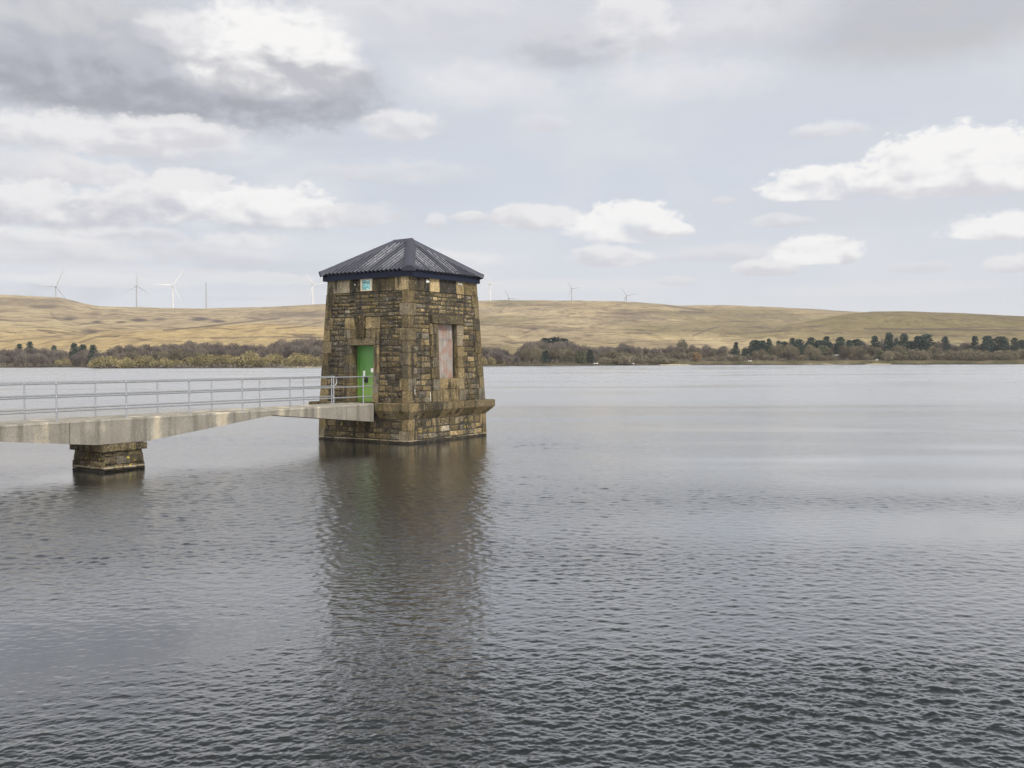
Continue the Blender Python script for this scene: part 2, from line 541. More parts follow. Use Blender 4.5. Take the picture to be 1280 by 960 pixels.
def mat_tree(name, ramp, rough=0.9):
    m, T, b = new_mat(name)
    oi = T.node('ShaderNodeObjectInfo').outputs['Random']
    at = T.node('ShaderNodeAttribute', attribute_name='tone').outputs['Fac']
    f = T.math('ADD', T.math('MULTIPLY', at, 0.62), T.math('MULTIPLY', oi, 0.38))
    T.L.new(T.ramp(f, ramp), b.inputs['Base Color'])
    b.inputs['Roughness'].default_value = rough
    b.inputs['Specular IOR Level'].default_value = 0.1
    return m


STONE, MORTAR = mat_stone(), mat_mortar()
CONC = mat_concrete(0.72)
DECK = mat_concrete(1.05, 'deck_concrete')
ROOF = mat_roof()
FASCIA = mat_simple('navy_fascia_paint', (0.006, 0.010, 0.026), 0.6, spec=0.25)
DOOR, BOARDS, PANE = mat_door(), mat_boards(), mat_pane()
GALV = mat_simple('galvanised_steel', (0.29, 0.30, 0.32), 0.42, 0.45, 0.12, 9)
WHITE = mat_simple('white_notice', (0.80, 0.80, 0.78), 0.5, 0, 0.04)
LIME = mat_simple('white_lime_splash', (0.72, 0.71, 0.66), 0.9, 0, 0.15, 20)
BLACK = mat_simple('black_iron', (0.018, 0.018, 0.02), 0.45)
FRAME = mat_simple('cream_window_frame', (0.46, 0.41, 0.31), 0.6)
BARK = mat_simple('bark', (0.075, 0.062, 0.055), 0.95, 0, 0.3, 1.0)
TURB = mat_simple('turbine_white', (0.60, 0.60, 0.61), 0.5, 0, 0.03)
TURBG = mat_simple('turbine_grey', (0.31, 0.315, 0.325), 0.5, 0, 0.03)

# ------------------------------------------------------------------ terrain
def vnoise(x, y, seed):
    """value noise on numpy arrays"""
    rs = np.random.RandomState(seed)
    tab = rs.rand(256, 256)
    xi, yi = np.floor(x).astype(int), np.floor(y).astype(int)
    fx, fy = x - xi, y - yi
    fx = fx * fx * (3 - 2 * fx); fy = fy * fy * (3 - 2 * fy)
    g = lambda a, b_: tab[a % 256, b_ % 256]
    return (g(xi, yi) * (1 - fx) + g(xi + 1, yi) * fx) * (1 - fy) + (g(xi, yi + 1) * (1 - fx) + g(xi + 1, yi + 1) * fx) * fy


def fbm(x, y, seed, o=4):
    s, a, t = 0, 1.0, 0
    for i in range(o):
        s = s + a * vnoise(x * 2 ** i, y * 2 ** i, seed + i); t += a; a *= 0.5
    return s / t


SKYLINE = [(-900, 384), (-500, 378), (-200, 374), (0, 370), (20, 370.5), (50, 372), (75, 373.2), (95, 378), (110, 381.5), (125, 384.3), (160, 385), (200, 386.3),
           (260, 386.8), (300, 386), (340, 385), (400, 381.5), (500, 379), (600, 377.3), (640, 376.8), (740, 377.5), (790, 379),
           (830, 382.5), (852, 384.2), (900, 383.5), (950, 385.5), (1000, 388), (1050, 391), (1110, 395), (1280, 402), (1600, 405), (2200, 395)]
RIGHT_CREST = [(900, 440), (990, 409), (1030, 399.5), (1060, 394), (1090, 391.2), (1130, 391), (1200, 393.8), (1280, 397), (1500, 402), (2200, 410)]
LEFT_CREST = [(-900, 420), (-200, 436), (0, 433), (30, 427), (60, 422.5), (110, 417), (200, 411), (260, 408), (330, 406), (420, 412), (560, 432), (700, 450), (2200, 450)]
SHORE = [(-900, 700), (0, 735), (100, 735), (122, 575), (260, 560), (420, 575), (600, 625), (760, 700), (1000, 760), (1280, 790), (2200, 800)]
ip = lambda tab, px: np.interp(px, [a for a, _ in tab], [b_ for _, b_ in tab])


def px_of_az(az):
    return CX + FPX * np.tan(np.clip(az, -1.2, 1.2))


def height(px, rad):
    """ground height above the water at a bearing (as picture x) and a distance"""
    px = np.asarray(px, float); rad = np.asarray(rad, float)
    az = np.arctan((px - CX) / FPX)
    hz = 451.5 - (px - 640) * 0.0031
    sh = ip(SHORE, px)
    off = rad - sh
    X, Y = rad * np.sin(az), rad * np.cos(az)
    k = 1.0 / np.cos(az)                          # tan of elevation: picture height / f * cos(az)
    eA = (hz - ip(SKYLINE, px)) / FPX / k
    RA = 2600.0 + 120 * np.sin(px / 300.0)
    t = np.clip((rad - (sh + 70)) / (RA - sh - 70), 0, None)
    tt = np.clip(t, 0, 1)
    prof = 0.60 * tt + 0.55 * tt ** 2 - 0.15 * tt ** 3
    zA = EYE * tt + eA * RA * prof
    bh = np.interp(px, [0, 420, 600, 760, 900, 1280], [0.6, 0.6, 1.2, 1.6, 3.0, 3.0])
    bank = np.where(off < 0, off * 0.06, (1.0 - np.exp(-np.clip(off, 0, None) / 7.0)) * bh) + np.clip(off, 0, 130) * 0.02
    z = bank + zA
    # behind the skyline the moor drops away
    z = np.where(rad > RA, z - (rad - RA) * 0.10 + np.clip(rad - RA - 900, 0, None) * 0.08, z)
    # the golden foothill at the left
    RC = 1120.0
    zc = EYE + (hz - ip(LEFT_CREST, px)) / FPX / k * RC
    w = np.exp(-((rad - RC) / np.where(rad < RC, 175.0, 300.0)) ** 2)
    z = np.maximum(z, z * (1 - w) + zc * w)
    # the grey-green hill at the right
    RB = 1750.0
    zb = EYE + (hz - ip(RIGHT_CREST, px)) / FPX / k * RB
    w = np.exp(-((rad - RB) / 420.0) ** 2)
    z = np.where(zb > 0, np.maximum(z, z * (1 - w) + zb * w), z)
    # gullies and hummocks, none at the skyline
    damp = np.clip(off / 250.0, 0, 1) * np.clip((RA - rad) / 500.0, 0.06, 1) * np.where(np.abs(rad - RB) < 200, 0.35, 1)
    z = z + damp * ((fbm(X / 260, Y / 260, 5, 4) - 0.5) * 16 + (fbm(X / 70, Y / 110, 9, 3) - 0.5) * 5)
    return z


def at_px(px, rad):
    az = math.atan((px - CX) / FPX)
    return Vector((rad * math.sin(az), rad * math.cos(az), float(height(px, rad))))


def build_terrain():
    pxs = np.concatenate([np.linspace(-900, -40, 70), np.arange(-35, 1320, 1.6), np.linspace(1326, 2200, 70)])
    offs = np.concatenate([[-60, -25, -10, -3, 0, 3, 7], np.arange(12, 100, 8), np.geomspace(100, 2400, 190), np.geomspace(2460, 3600, 10)])
    PX, OFF = np.meshgrid(pxs, offs)
    R = ip(SHORE, PX) + OFF
    Z = height(PX, R)
    AZ = np.arctan((PX - CX) / FPX)
    X, Y = R * np.sin(AZ), R * np.cos(AZ)
    nr, nc = PX.shape
    me = bpy.data.meshes.new('moorland')
    idx = np.arange(nr * nc).reshape(nr, nc)
    F = np.stack([idx[:-1, :-1], idx[:-1, 1:], idx[1:, 1:], idx[1:, :-1]], -1).reshape(-1, 4)
    me.vertices.add(nr * nc)
    me.vertices.foreach_set('co', np.stack([X, Y, Z], -1).reshape(-1).astype(np.float32))
    me.loops.add(F.size)
    me.loops.foreach_set('vertex_index', F.reshape(-1).astype(np.int32))
    me.polygons.add(len(F))
    me.polygons.foreach_set('loop_start', (np.arange(len(F)) * 4).astype(np.int32))
    me.polygons.foreach_set('use_smooth', np.ones(len(F), bool))
    me.update(calc_edges=True)
    # ground cover: R gold grass with painted sunlight, G heather and peat, B green pasture
    PYp = 451.5 - (PX - 640) * 0.0031 - (Z - EYE) / R * FPX / np.cos(AZ)
    gold = np.clip((1500 - R) / 250, 0, 1) * np.clip((560 - PX) / 200, 0, 1) * np.clip((OFF - 150) / 80, 0, 1)
    gold = np.maximum(gold, 0.75 * np.exp(-((PYp - ip(SKYLINE, PX) - 4) / 4.0) ** 2) * np.clip((PX - 300) / 60, 0, 1) * np.clip((1080 - PX) / 60, 0, 1) * (R > 2000))
    gold = np.maximum(gold, 0.6 * np.exp(-((PYp - 392) / 5.0) ** 2) * np.clip((PX - 690) / 60, 0, 1) * np.clip((860 - PX) / 60, 0, 1) * (R > 1900))
    heath = np.zeros_like(PX)
    wob = (fbm(X / 60, Y / 60, 21, 3) - 0.5) * 1.3
    for (a, b_, ra, rb, s) in [(87, 399, 10, 2.2, 1), (122, 402.5, 7, 1.8, 1), (152, 402.8, 7, 1.5, 1), (175, 400, 9, 2, 1), (200, 399, 8, 1.7, .9),
                               (250, 399, 13, 2.4, 1), (273, 401.5, 9, 2, .9), (113, 414, 10, 2.5, .9), (60, 383, 16, 2.6, .7), (120, 392, 8, 3, .5),
                               (370, 393, 45, 4, .5), (395, 394, 20, 1.2, .8), (690, 381.5, 30, 1.6, .7), (785, 391.5, 40, 1.8, .7), (640, 383, 18, 1.5, .5),
                               (700, 413, 14, 2, .7), (668, 411, 5, 2, .9), (800, 397, 50, 2.2, .45), (860, 391, 25, 1.2, .6), (950, 393, 40, 1.5, .4)]:
        d = np.sqrt(((PX - a) / ra) ** 2 + ((PYp - b_) / rb) ** 2) + wob
        heath = np.maximum(heath, s * np.clip(1.5 - d, 0, 1))
    for pts, wd, s in [([(205, 413), (250, 409), (310, 402), (350, 398)], 1.0, .8), ([(265, 423), (330, 421), (400, 422)], 0.9, .8), ([(345, 411), (380, 408), (404, 402)], 0.8, .7),
                       ([(625, 390), (632, 382), (640, 379)], .9, .6), ([(600, 405), (650, 409), (668, 411), (655, 417)], 0.8, .7), ([(830, 381), (850, 385), (880, 388)], 1.0, .8),
                       ([(850, 389), (880, 391)], .9, .8), ([(720, 411), (760, 404), (800, 399)], 0.8, .5), ([(866, 420), (885, 412), (900, 408)], 0.9, .7),
                       ([(900, 418), (960, 415), (1000, 413)], .8, .6), ([(1080, 411), (1170, 412), (1280, 413)], 1.0, .8), ([(1160, 394), (1172, 404), (1180, 408)], .8, .5),
                       ([(0, 427), (60, 421), (110, 416)], .8, .6), ([(65, 392), (70, 398), (78, 401)], .9, .7), ([(600, 395), (640, 397), (680, 392)], .7, .35),
                       ([(300, 391), (340, 389), (400, 388)], .7, .4), ([(640, 402), (690, 398), (730, 390)], .8, .45), ([(1225, 394), (1280, 401)], .8, .5)]:
        for (a0, b0), (a1, b1) in zip(pts[:-1], pts[1:]):
            tt = np.clip(((PX - a0) * (a1 - a0) + (PYp - b0) * (b1 - b0)) / ((a1 - a0) ** 2 + (b1 - b0) ** 2), 0, 1)
            d = np.hypot(PX - a0 - tt * (a1 - a0), PYp - b0 - tt * (b1 - b0))
            heath = np.maximum(heath, s * np.clip(1.4 - d / wd + wob * 0.8, 0, 1))
    green = 0.85 * np.exp(-((PYp - 411) / 9.0) ** 2 - ((PX - 830) / 60.0) ** 2)
    green = np.maximum(green, 1.0 * np.clip((PX - 940) / 110, 0, 1) * np.clip(1 - np.abs(R - 1600) / 900, 0, 1) * 1.5)
    green = np.maximum(green, 0.75 * np.clip((fbm(X / 190, Y / 420, 61, 3) - 0.5) * 5, 0, 1) * np.clip((PX - 480) / 120, 0, 1))
    bankm = np.clip((150 - OFF) / 60, 0, 1)
    C = np.stack([gold, heath, np.clip(green, 0, 1), bankm], -1).reshape(-1).astype(np.float32)
    at = me.color_attributes.new('cover', 'FLOAT_COLOR', 'POINT')
    at.data.foreach_set('color', C)
    m, T, b = new_mat('moor_grass')
    co = T.node('ShaderNodeTexCoord').outputs['Object']
    cv = T.node('ShaderNodeAttribute', attribute_name='cover')
    sp = T.node('ShaderNodeSeparateColor'); T.L.new(cv.outputs['Color'], sp.inputs[0])
    n1 = T.noise(T.mapping(co, scale=(1, 0.45, 1)), 0.006, 7, 0.62, 0.5)
    n2 = T.noise(T.mapping(co, scale=(1, 0.3, 1)), 0.035, 6, 0.65, 0.3)
    col = T.ramp(n1, [(0.32, (0.19, 0.148, 0.098)), (0.48, (0.325, 0.258, 0.165)), (0.66, (0.43, 0.345, 0.20))])
    col = T.mix(T.math('MULTIPLY', sp.outputs[0], 0.85), col, T.ramp(n2, [(0.3, (0.32, 0.238, 0.122)), (0.7, (0.45, 0.345, 0.180))]))
    col = T.mix(T.math('MULTIPLY', sp.outputs[2], 0.8), col, T.ramp(n2, [(0.3, (0.105, 0.092, 0.042)), (0.7, (0.195, 0.165, 0.075))]))
    col = T.mix(T.math('MULTIPLY', T.maprange(n2, 0.50, 0.64), 0.62), col, (0.14, 0.105, 0.07))
    n3 = T.noise(T.mapping(co, scale=(0.25, 0.5, 0.5), loc=(50, 9, 0)), 0.05, 5, 0.65, 0.6)
    col = T.mix(T.math('MULTIPLY', T.maprange(n3, 0.565, 0.60), 0.72), col, (0.10, 0.078, 0.06))
    n4 = T.noise(T.mapping(co, scale=(0.6, 0.35, 1), loc=(3, 70, 0)), 0.16, 4, 0.7, 0.4)
    col = T.mix(T.maprange(n4, 0.36, 0.64), T.mix(1.0, col, (0.80, 0.79, 0.77), 'MULTIPLY'), T.mix(1.0, col, (1.12, 1.12, 1.10), 'MULTIPLY'))
    col = T.mix(T.math('MULTIPLY', sp.outputs[1], 0.92), col, (0.072, 0.055, 0.052))
    # rough grass and leaf litter of the banks and under the woods
    col = T.mix(cv.outputs['Alpha'], col, T.ramp(T.noise(co, 0.05, 4, 0.6), [(0.35, (0.050, 0.044, 0.026)), (0.5, (0.085, 0.075, 0.042)), (0.68, (0.15, 0.125, 0.072))]))
    # bare stony margin at the water
    zz = T.node('ShaderNodeSeparateXYZ'); T.L.new(co, zz.inputs[0])
    sand = T.noise(co, 0.02, 4, 0.6)
    mg = T.math('MULTIPLY', T.maprange(zz.outputs[2], 0.75, 0.4), 1.0)
    col = T.mix(mg, col, T.ramp(sand, [(0.42, (0.035, 0.03, 0.025)), (0.58, (0.075, 0.062, 0.045)), (0.66, (0.46, 0.40, 0.28))]))
    T.L.new(col, b.inputs['Base Color'])
    b.inputs['Roughness'].default_value = 0.95
    b.inputs['Specular IOR Level'].default_value = 0.05
    bump(T, b, T.math('ADD', n2, T.math('MULTIPLY', n1, 2.0)), 1.0, 9.0)
    me.materials.append(m)
    o = bpy.data.objects.new('moorland', me)
    COL.objects.link(o)
    tag(o, kind='structure')


build_terrain()

# ------------------------------------------------------------------ water
def build_water():
    """real ripples on the near water (a polar net, fine in front of the dam), a flat sheet further out"""
    rw = np.random.RandomState(77)
    azf = np.radians(np.linspace(-43, 43, 1100))
    azb = np.radians(np.linspace(47, 313, 55))
    AZ = np.concatenate([azf, azb])
    # radial steps: never coarser than the ripples need, never finer than they can show
    rr = [4.0]
    while rr[-1] < 72:
        r = rr[-1]
        rr.append(r + min(0.07, max(0.015, r * r / 3900 * 0.6)))
    R = np.concatenate([[0.8, 1.6, 2.6, 3.4], rr, [74, 78, 84, 95, 120, 170, 260, 420, 700, 1000]])
    A_, R_ = np.meshgrid(AZ, R)
    X, Y = R_ * np.sin(A_), R_ * np.cos(A_)
    wob = (fbm(X / 9 + 40, Y / 5 + 40, 31, 3) - 0.5)
    d = R_ + wob * 9 - X * 0.10
    g = 0.70 + 2.3 * (fbm(X / 16 + Y / 40 + 90, Y / 4.5 + 60, 41, 3) - 0.5)
    ss = lambda v, a0, b0: np.clip((v - a0) / (b0 - a0), 0, 1) ** 2 * (3 - 2 * np.clip((v - a0) / (b0 - a0), 0, 1))
    right = ss(X, 0, 7)
    g += 0.75 * np.exp(-((d - 21.5) / 3.6) ** 2) * (0.45 + 0.55 * right) - 0.55 * np.exp(-((d - 34) / 8.0) ** 2) * right
    g += 0.6 * np.exp(-((d - 9.6) / 1.3) ** 2) * ss(X, -1, 1.5) + 0.75 * np.exp(-((d - 28) / 6.0) ** 2) * ss(-X, 3, 7)
    g += 0.45 * (1 - ss(d, 9.5, 14.5)) + 0.6 * np.exp(-((d - 25) / 6.5) ** 2) * (1 - right)
    g -= 0.5 * np.exp(-((d - 16.5) / 4.5) ** 2) * ss(-X, 0.5, 4)
    g += 0.9 * np.exp(-((Y + 0.45 * (X - 17) - 47 - wob * 3) / 1.2) ** 2) * ss(X, 13, 18)
    g += 0.5 * np.exp(-((Y - 37.5 - wob * 3) / 1.2) ** 2 - ((X - 1.0) / 1.6) ** 2)
    # calm pockets in the lee of the tower and of the pier
    g *= 1 - 0.68 * np.exp(-((X + 4.2) / 3.6) ** 4 - ((Y - 36.5) / 4.2) ** 4) - 0.6 * np.exp(-((X + 12.3) / 1.5) ** 4 - ((Y - 27.4) / 1.7) ** 4)
    g = np.clip(g, 0.16, 2.3)
    fine = (np.abs(((A_ + math.pi) % (2 * math.pi)) - math.pi) < math.radians(42.8)) & (R_ > 4.2) & (R_ < 73)
    edge = np.clip((math.radians(42.8) - np.abs(A_)) / 0.03, 0, 1) * np.clip((R_ - 4.2) / 0.6, 0, 1) * np.clip((73 - R_) / 18, 0, 1)
    edge = np.where(fine, edge, 0)
    H = np.zeros_like(X)
    sel = edge > 0
    xs, ys, rs_ = X[sel], Y[sel], R_[sel]
    acc = np.zeros_like(xs)
    NW = 130
    for i in range(NW):
        lam = 0.045 * (0.5 / 0.045) ** (rw.rand() ** 1.15)
        th = math.radians(rw.normal(-78, 42))            # the wind pushes the ripples towards the dam, a little to the left
        kx, ky = 2 * math.pi / lam * math.cos(th), 2 * math.pi / lam * math.sin(th)
        slope = 0.0190 * (1.0 if lam < 0.15 else (0.15 / lam) ** 0.85)
        # a ripple too short for the net further out is left to the surface roughness
        fade = np.clip((lam / np.minimum(0.07, np.maximum(0.015, rs_ * rs_ / 3900 * 0.6)) - 2.2) / 1.2, 0, 1)
        acc += slope * lam / (2 * math.pi) * fade * np.sin(kx * xs + ky * ys + rw.rand() * 6.283 + 0.9 * np.sin(0.31 * xs + 0.23 * ys + i))
    amp = g[sel] * edge[sel]
    hh = acc * amp
    hh = hh + 8.0 * (hh * hh - 0.00002)                    # crests sharper than troughs
    H[sel] = hh
    nr, nc = X.shape
    idx = np.arange(nr * nc).reshape(nr, nc)
    nxt = np.roll(idx, -1, axis=1)
    F = np.stack([idx[:-1, :], idx[1:, :], nxt[1:, :], nxt[:-1, :]], -1).reshape(-1, 4)[:, ::-1]
    me = bpy.data.meshes.new('water')
    me.vertices.add(nr * nc)
    me.vertices.foreach_set('co', np.stack([X, Y, H], -1).reshape(-1).astype(np.float32))
    me.loops.add(F.size); me.loops.foreach_set('vertex_index', F.reshape(-1).astype(np.int32))
    me.polygons.add(len(F)); me.polygons.foreach_set('loop_start', (np.arange(len(F)) * 4).astype(np.int32))
    me.polygons.foreach_set('use_smooth', np.ones(len(F), bool))
    me.update(calc_edges=True)
    at = me.attributes.new('gust', 'FLOAT', 'POINT'); at.data.foreach_set('value', g.reshape(-1).astype(np.float32))
    m, T, b = new_mat('reservoir_water')
    co = T.node('ShaderNodeTexCoord').outputs['Object']
    gust = T.node('ShaderNodeAttribute', attribute_name='gust').outputs['Fac']
    # dark peaty body under a sheen that grows towards grazing view
    T.N.remove(b)
    body = T.node('ShaderNodeBsdfDiffuse'); body.inputs['Color'].default_value = (0.013, 0.016, 0.016, 1)
    gl = T.node('ShaderNodeBsdfGlossy', distribution='MULTI_GGX'); gl.inputs['Color'].default_value = (0.97, 0.975, 0.98, 1)
    lw = T.node('ShaderNodeLayerWeight'); lw.inputs['Blend'].default_value = 0.5
    mx = T.node('ShaderNodeMixShader')
    T.L.new(T.math('ADD', 0.02, T.math('MULTIPLY', 0.98, T.math('POWER', lw.outputs['Facing'], WATER_SHEEN))), mx.inputs[0])
    T.L.new(body.outputs[0], mx.inputs[1]); T.L.new(gl.outputs[0], mx.inputs[2])
    T.L.new(mx.outputs[0], T.N['Material Output'].inputs[0])
    # sheltered near the dam, wind-roughened out on the open water
    ln = T.node('ShaderNodeVectorMath', operation='LENGTH'); T.L.new(co, ln.inputs[0])
    open_ = T.maprange(ln.outputs['Value'], 25, 110)
    lane = T.noise(T.mapping(co, scale=(0.12, 1.0, 1), rot=(0, 0, math.radians(-4))), 0.035, 5, 0.6, 0.4)
    lanes = T.maprange(lane, 0.38, 0.62, 0.0, 1.0)
    T.L.new(T.math('ADD', T.math('ADD', 0.07, T.math('MULTIPLY', gust, 0.04)), T.math('MULTIPLY', open_, T.math('ADD', 0.08, T.math('MULTIPLY', lanes, 0.13)))), gl.inputs['Roughness'])
    a = T.noise(T.mapping(co, scale=(0.6, 1.0, 1), rot=(0, 0, 0.25)), 13.0, 3, 0.6, 0.5)
    c = T.noise(T.mapping(co, scale=(0.5, 1.0, 1), rot=(0, 0, 0.1)), 1.3, 3, 0.55, 0.4)
    h = T.math('ADD', T.math('MULTIPLY', T.math('MULTIPLY', a, gust), 0.0075), T.math('MULTIPLY', T.math('MULTIPLY', c, open_), T.math('ADD', 0.003, T.math('MULTIPLY', lanes, 0.007))))
    bp = T.node('ShaderNodeBump')
    bp.inputs['Strength'].default_value = 1.0
    bp.inputs['Distance'].default_value = 1.0
    T.L.new(h, bp.inputs['Height'])
    T.L.new(bp.outputs[0], gl.inputs['Normal']); T.L.new(bp.outputs[0], lw.inputs['Normal'])
    me.materials.append(m)
    o = bpy.data.objects.new('water', me)
    COL.objects.link(o)
    tag(o, kind='structure')


WATER_SHEEN = 2.8
build_water()

# ------------------------------------------------------------------ the valve tower
ND = 37.8
NEAR = Vector(((510.5 - 640) / FPX * ND, ND, 0))
VX = Vector((0.5556, 0.8315, 0))            # local X: along the right-hand face, away
UY = Vector((-0.8315, 0.5556, 0))           # local Y: along the door face, to the left
ROT = math.atan2(VX.y, VX.x)
B, A = 5.26, 4.91                           # size along X, along Y
Z_CH, Z_SL, Z_LG, Z_FR, Z_TOP = 0.98, 1.33, 1.62, 6.17, 6.74
LEDGE = 0.32
random.seed(11)


def local(x, y, z=0.0):
    return NEAR + VX * x + UY * y + Vector((0, 0, z))


class Frustum:
    def __init__(self, x0, x1, y0, y1, ix, iy):
        self.d = (x0, x1, y0, y1); self.ix, self.iy = ix, iy

    def lim(self, face, z):
        x0, x1, y0, y1 = self.d
        if face in 'xX': return y0 + self.iy(z), y1 - self.iy(z)
        return x0 + self.ix(z), x1 - self.ix(z)

    def pt(self, face, s, z, o):
        x0, x1, y0, y1 = self.d
        if face == 'x': return (x0 + self.ix(z) - o, s, z)
        if face == 'X': return (x1 - self.ix(z) + o, s, z)
        if face == 'y': return (s, y0 + self.iy(z) - o, z)
        return (s, y1 - self.iy(z) + o, z)


def stone(mb, fr, face, s0, s1, z0, z1, o, tone, rough=0.022, gap=0.009, rock=True, back=-0.03, mat=0, key=None):
    """one block: chamfered front, rock-faced or dressed; s0/s1 may be callables of z"""
    f0 = s0 if callable(s0) else (lambda z: s0)
    f1 = s1 if callable(s1) else (lambda z: s1)
    z0, z1 = z0 + gap, z1 - gap
    ch = min(0.028, 0.25 * (z1 - z0)) if rock else 0.012
    jit = lambda: random.uniform(-rough, rough)
    ring_b = [(f0(z0) + gap, z0), (f1(z0) - gap, z0), (f1(z1) - gap, z1), (f0(z1) + gap, z1)]
    ring_f = [(f0(z0) + gap + ch, z0 + ch), (f1(z0) - gap - ch, z0 + ch), (f1(z1) - gap - ch, z1 - ch), (f0(z1) + gap + ch, z1 - ch)]
    vb = [fr.pt(face, s, z, back) for s, z in ring_b]
    vm = [fr.pt(face, s, z, o - ch * 0.9) for s, z in ring_b]
    fs = []
    if rock:
        vf = [fr.pt(face, s + jit() * .5, z + jit() * .5, o + jit()) for s, z in ring_f]
        w = f1(z0) - f0(z0)
        k = max(1, min(3, int(w / 0.22)))
        cs = [fr.pt(face, f0(z0) + w * (i + 0.5 + random.uniform(-.2, .2)) / k, (z0 + z1) / 2 + random.uniform(-.2, .2) * (z1 - z0), o + 0.018 + jit() * 1.2) for i in range(k)]
        vs = vb + vm + vf + cs
        for i in range(4):
            j = (i + 1) % 4
            fs += [(i, j, 4 + j, 4 + i), (4 + i, 4 + j, 8 + j, 8 + i)]
        # fan over the ridge points
        fs += [(8, 12, 11)] + [(9, 10, 12 + k - 1)]
        if k == 1:
            fs += [(8, 9, 12), (10, 11, 12)]
        elif k == 2:
            fs += [(8, 9, 13, 12), (10, 11, 12, 13)]
        else:
            fs += [(8, 13, 12), (8, 9, 13), (9, 14, 13), (10, 13, 14), (10, 11, 13), (11, 12, 13)]
    else:
        vf = [fr.pt(face, s, z, o) for s, z in ring_f]
        vs = vb + vm + vf
        for i in range(4):
            j = (i + 1) % 4
            fs += [(i, j, 4 + j, 4 + i), (4 + i, 4 + j, 8 + j, 8 + i)]
        fs += [(8, 9, 10, 11)]
    if face in 'xY':
        fs = [tuple(reversed(q)) for q in fs]
    mb.faces(vs, fs, tone, mat)


def coursed(mb, fr, face, z0, z1, hs, wr, holes=(), tones=(0.2, 0.6), quoin=0.0, proud=(0.0, 0.03), quo_fn=None):
    """rock-faced courses over a face, leaving out the holes (s0, s1, z0, z1)"""
    z = z0
    while z < z1 - 0.03:
        h = min(random.uniform(*hs), z1 - z)
        if z1 - z - h < 0.08: h = z1 - z
        zm = z + h / 2
        a, b_ = fr.lim(face, zm)
        qa, qb = (quo_fn(zm) if quo_fn else (0, 0))
        spans = [(a + qa, b_ - qb)]
        for (h0, h1, hz0, hz1) in holes:
            if z + h * 0.5 > hz0 and z + h * 0.5 < hz1:
                ns = []
                for (p, q) in spans:
                    if h0 > p: ns.append((p, min(q, h0)))
                    if h1 < q: ns.append((max(p, h1), q))
                spans = [s for s in ns if s[1] - s[0] > 0.04]
        for (p, q) in spans:
            s = p
            while s < q - 0.01:
                w = random.uniform(*wr) * (1.35 if random.random() < 0.2 else 1)
                if q - s - w < wr[0] * 0.7: w = q - s
                tone = random.uniform(*tones) if random.random() < 0.8 else random.uniform(tones[0] - 0.12, tones[1] + 0.2)
                stone(mb, fr, face, s, s + w, z, z + h, random.uniform(*proud), tone)
                s += w
        z += h


tower = empty('valve_tower', local(B / 2, A / 2), ROT)
tag(tower, 'square battered stone valve tower with a grey hipped roof standing in the reservoir', 'tower')
TOFF = (B / 2, A / 2, 0)
tb = lambda mb, name, m, parent=tower: mb.build(name, m, parent, TOFF)

lerp = lambda z, z0, z1, a, b_: a + (b_ - a) * min(1, max(0, (z - z0) / (z1 - z0)))
upper = Frustum(0, B, 0, A, lambda z: lerp(z, Z_LG, Z_TOP, 0.03, 0.33), lambda z: lerp(z, Z_LG, Z_TOP, 0.03, 0.25))
lower = Frustum(0, B, 0, A, lambda z: lerp(z, -0.6, Z_CH, -0.03, 0.0), lambda z: lerp(z, -0.6, Z_CH, -0.03, 0.0))

DO = (1.88, 3.16, Z_LG, 3.97)       # door opening on face x
WO = (2.02, 3.30, 2.58, 4.86)       # window opening on face y
DS = (1.62, 3.54, Z_LG, 5.17)       # dressed surround of the door
WS = (1.50, 3.78, Z_LG, 5.24)       # dressed surround of the window


def quo(zm):
    k = int((zm - Z_LG) / 0.505)
    return (0.44, 0.30) if k % 2 else (0.30, 0.44)


# backing of the walls with the two openings and their reveals
mb = MB()


def panel(face, s0, s1, z0, z1, o=0.0):
    p = [upper.pt(face, s0, z0, o), upper.pt(face, s1, z0, o), upper.pt(face, s1, z1, o), upper.pt(face, s0, z1, o)]
    mb.face(p if face in 'yX' else p[::-1])


def full(face, z0, z1):
    a0, b0 = upper.lim(face, z0); a1, b1 = upper.lim(face, z1)
    p = [upper.pt(face, a0, z0, 0), upper.pt(face, b0, z0, 0), upper.pt(face, b1, z1, 0), upper.pt(face, a1, z1, 0)]
    mb.face(p if face in 'yX' else p[::-1])


for face, op in (('x', DO), ('y', WO)):
    s0, s1, z0, z1 = op
    for za, zb_ in ((Z_LG - 0.3, z0), (z0, z1), (z1, Z_TOP + 0.1)):
        if zb_ - za < 0.01: continue
        aa, bb = upper.lim(face, za); ac, bc = upper.lim(face, zb_)
        if za >= z0 - 1e-6 and zb_ <= z1 + 1e-6:
            for q in ([(aa, za), (s0, za), (s0, zb_), (ac, zb_)], [(s1, za), (bb, za), (bc, zb_), (s1, zb_)]):
                p = [upper.pt(face, s, z, 0) for s, z in q]
                mb.face(p if face in 'yX' else p[::-1])
        else:
            p = [upper.pt(face, s, z, 0) for s, z in [(aa, za), (bb, za), (bc, zb_), (ac, zb_)]]
            mb.face(p if face in 'yX' else p[::-1])
full('X', Z_LG - 0.3, Z_TOP + 0.1); full('Y', Z_LG - 0.3, Z_TOP + 0.1)
# plinth backing
for face in 'xXyY':
    a, b_ = lower.lim(face, -0.6); c, d = lower.lim(face, Z_LG)
    p = [lower.pt(face, a, -0.6, 0), lower.pt(face, b_, -0.6, 0), lower.pt(face, d, Z_LG - .3, 0), lower.pt(face, c, Z_LG - .3, 0)]
    mb.face(p if face in 'yX' else p[::-1])
tb(mb, 'wall_core', MORTAR)

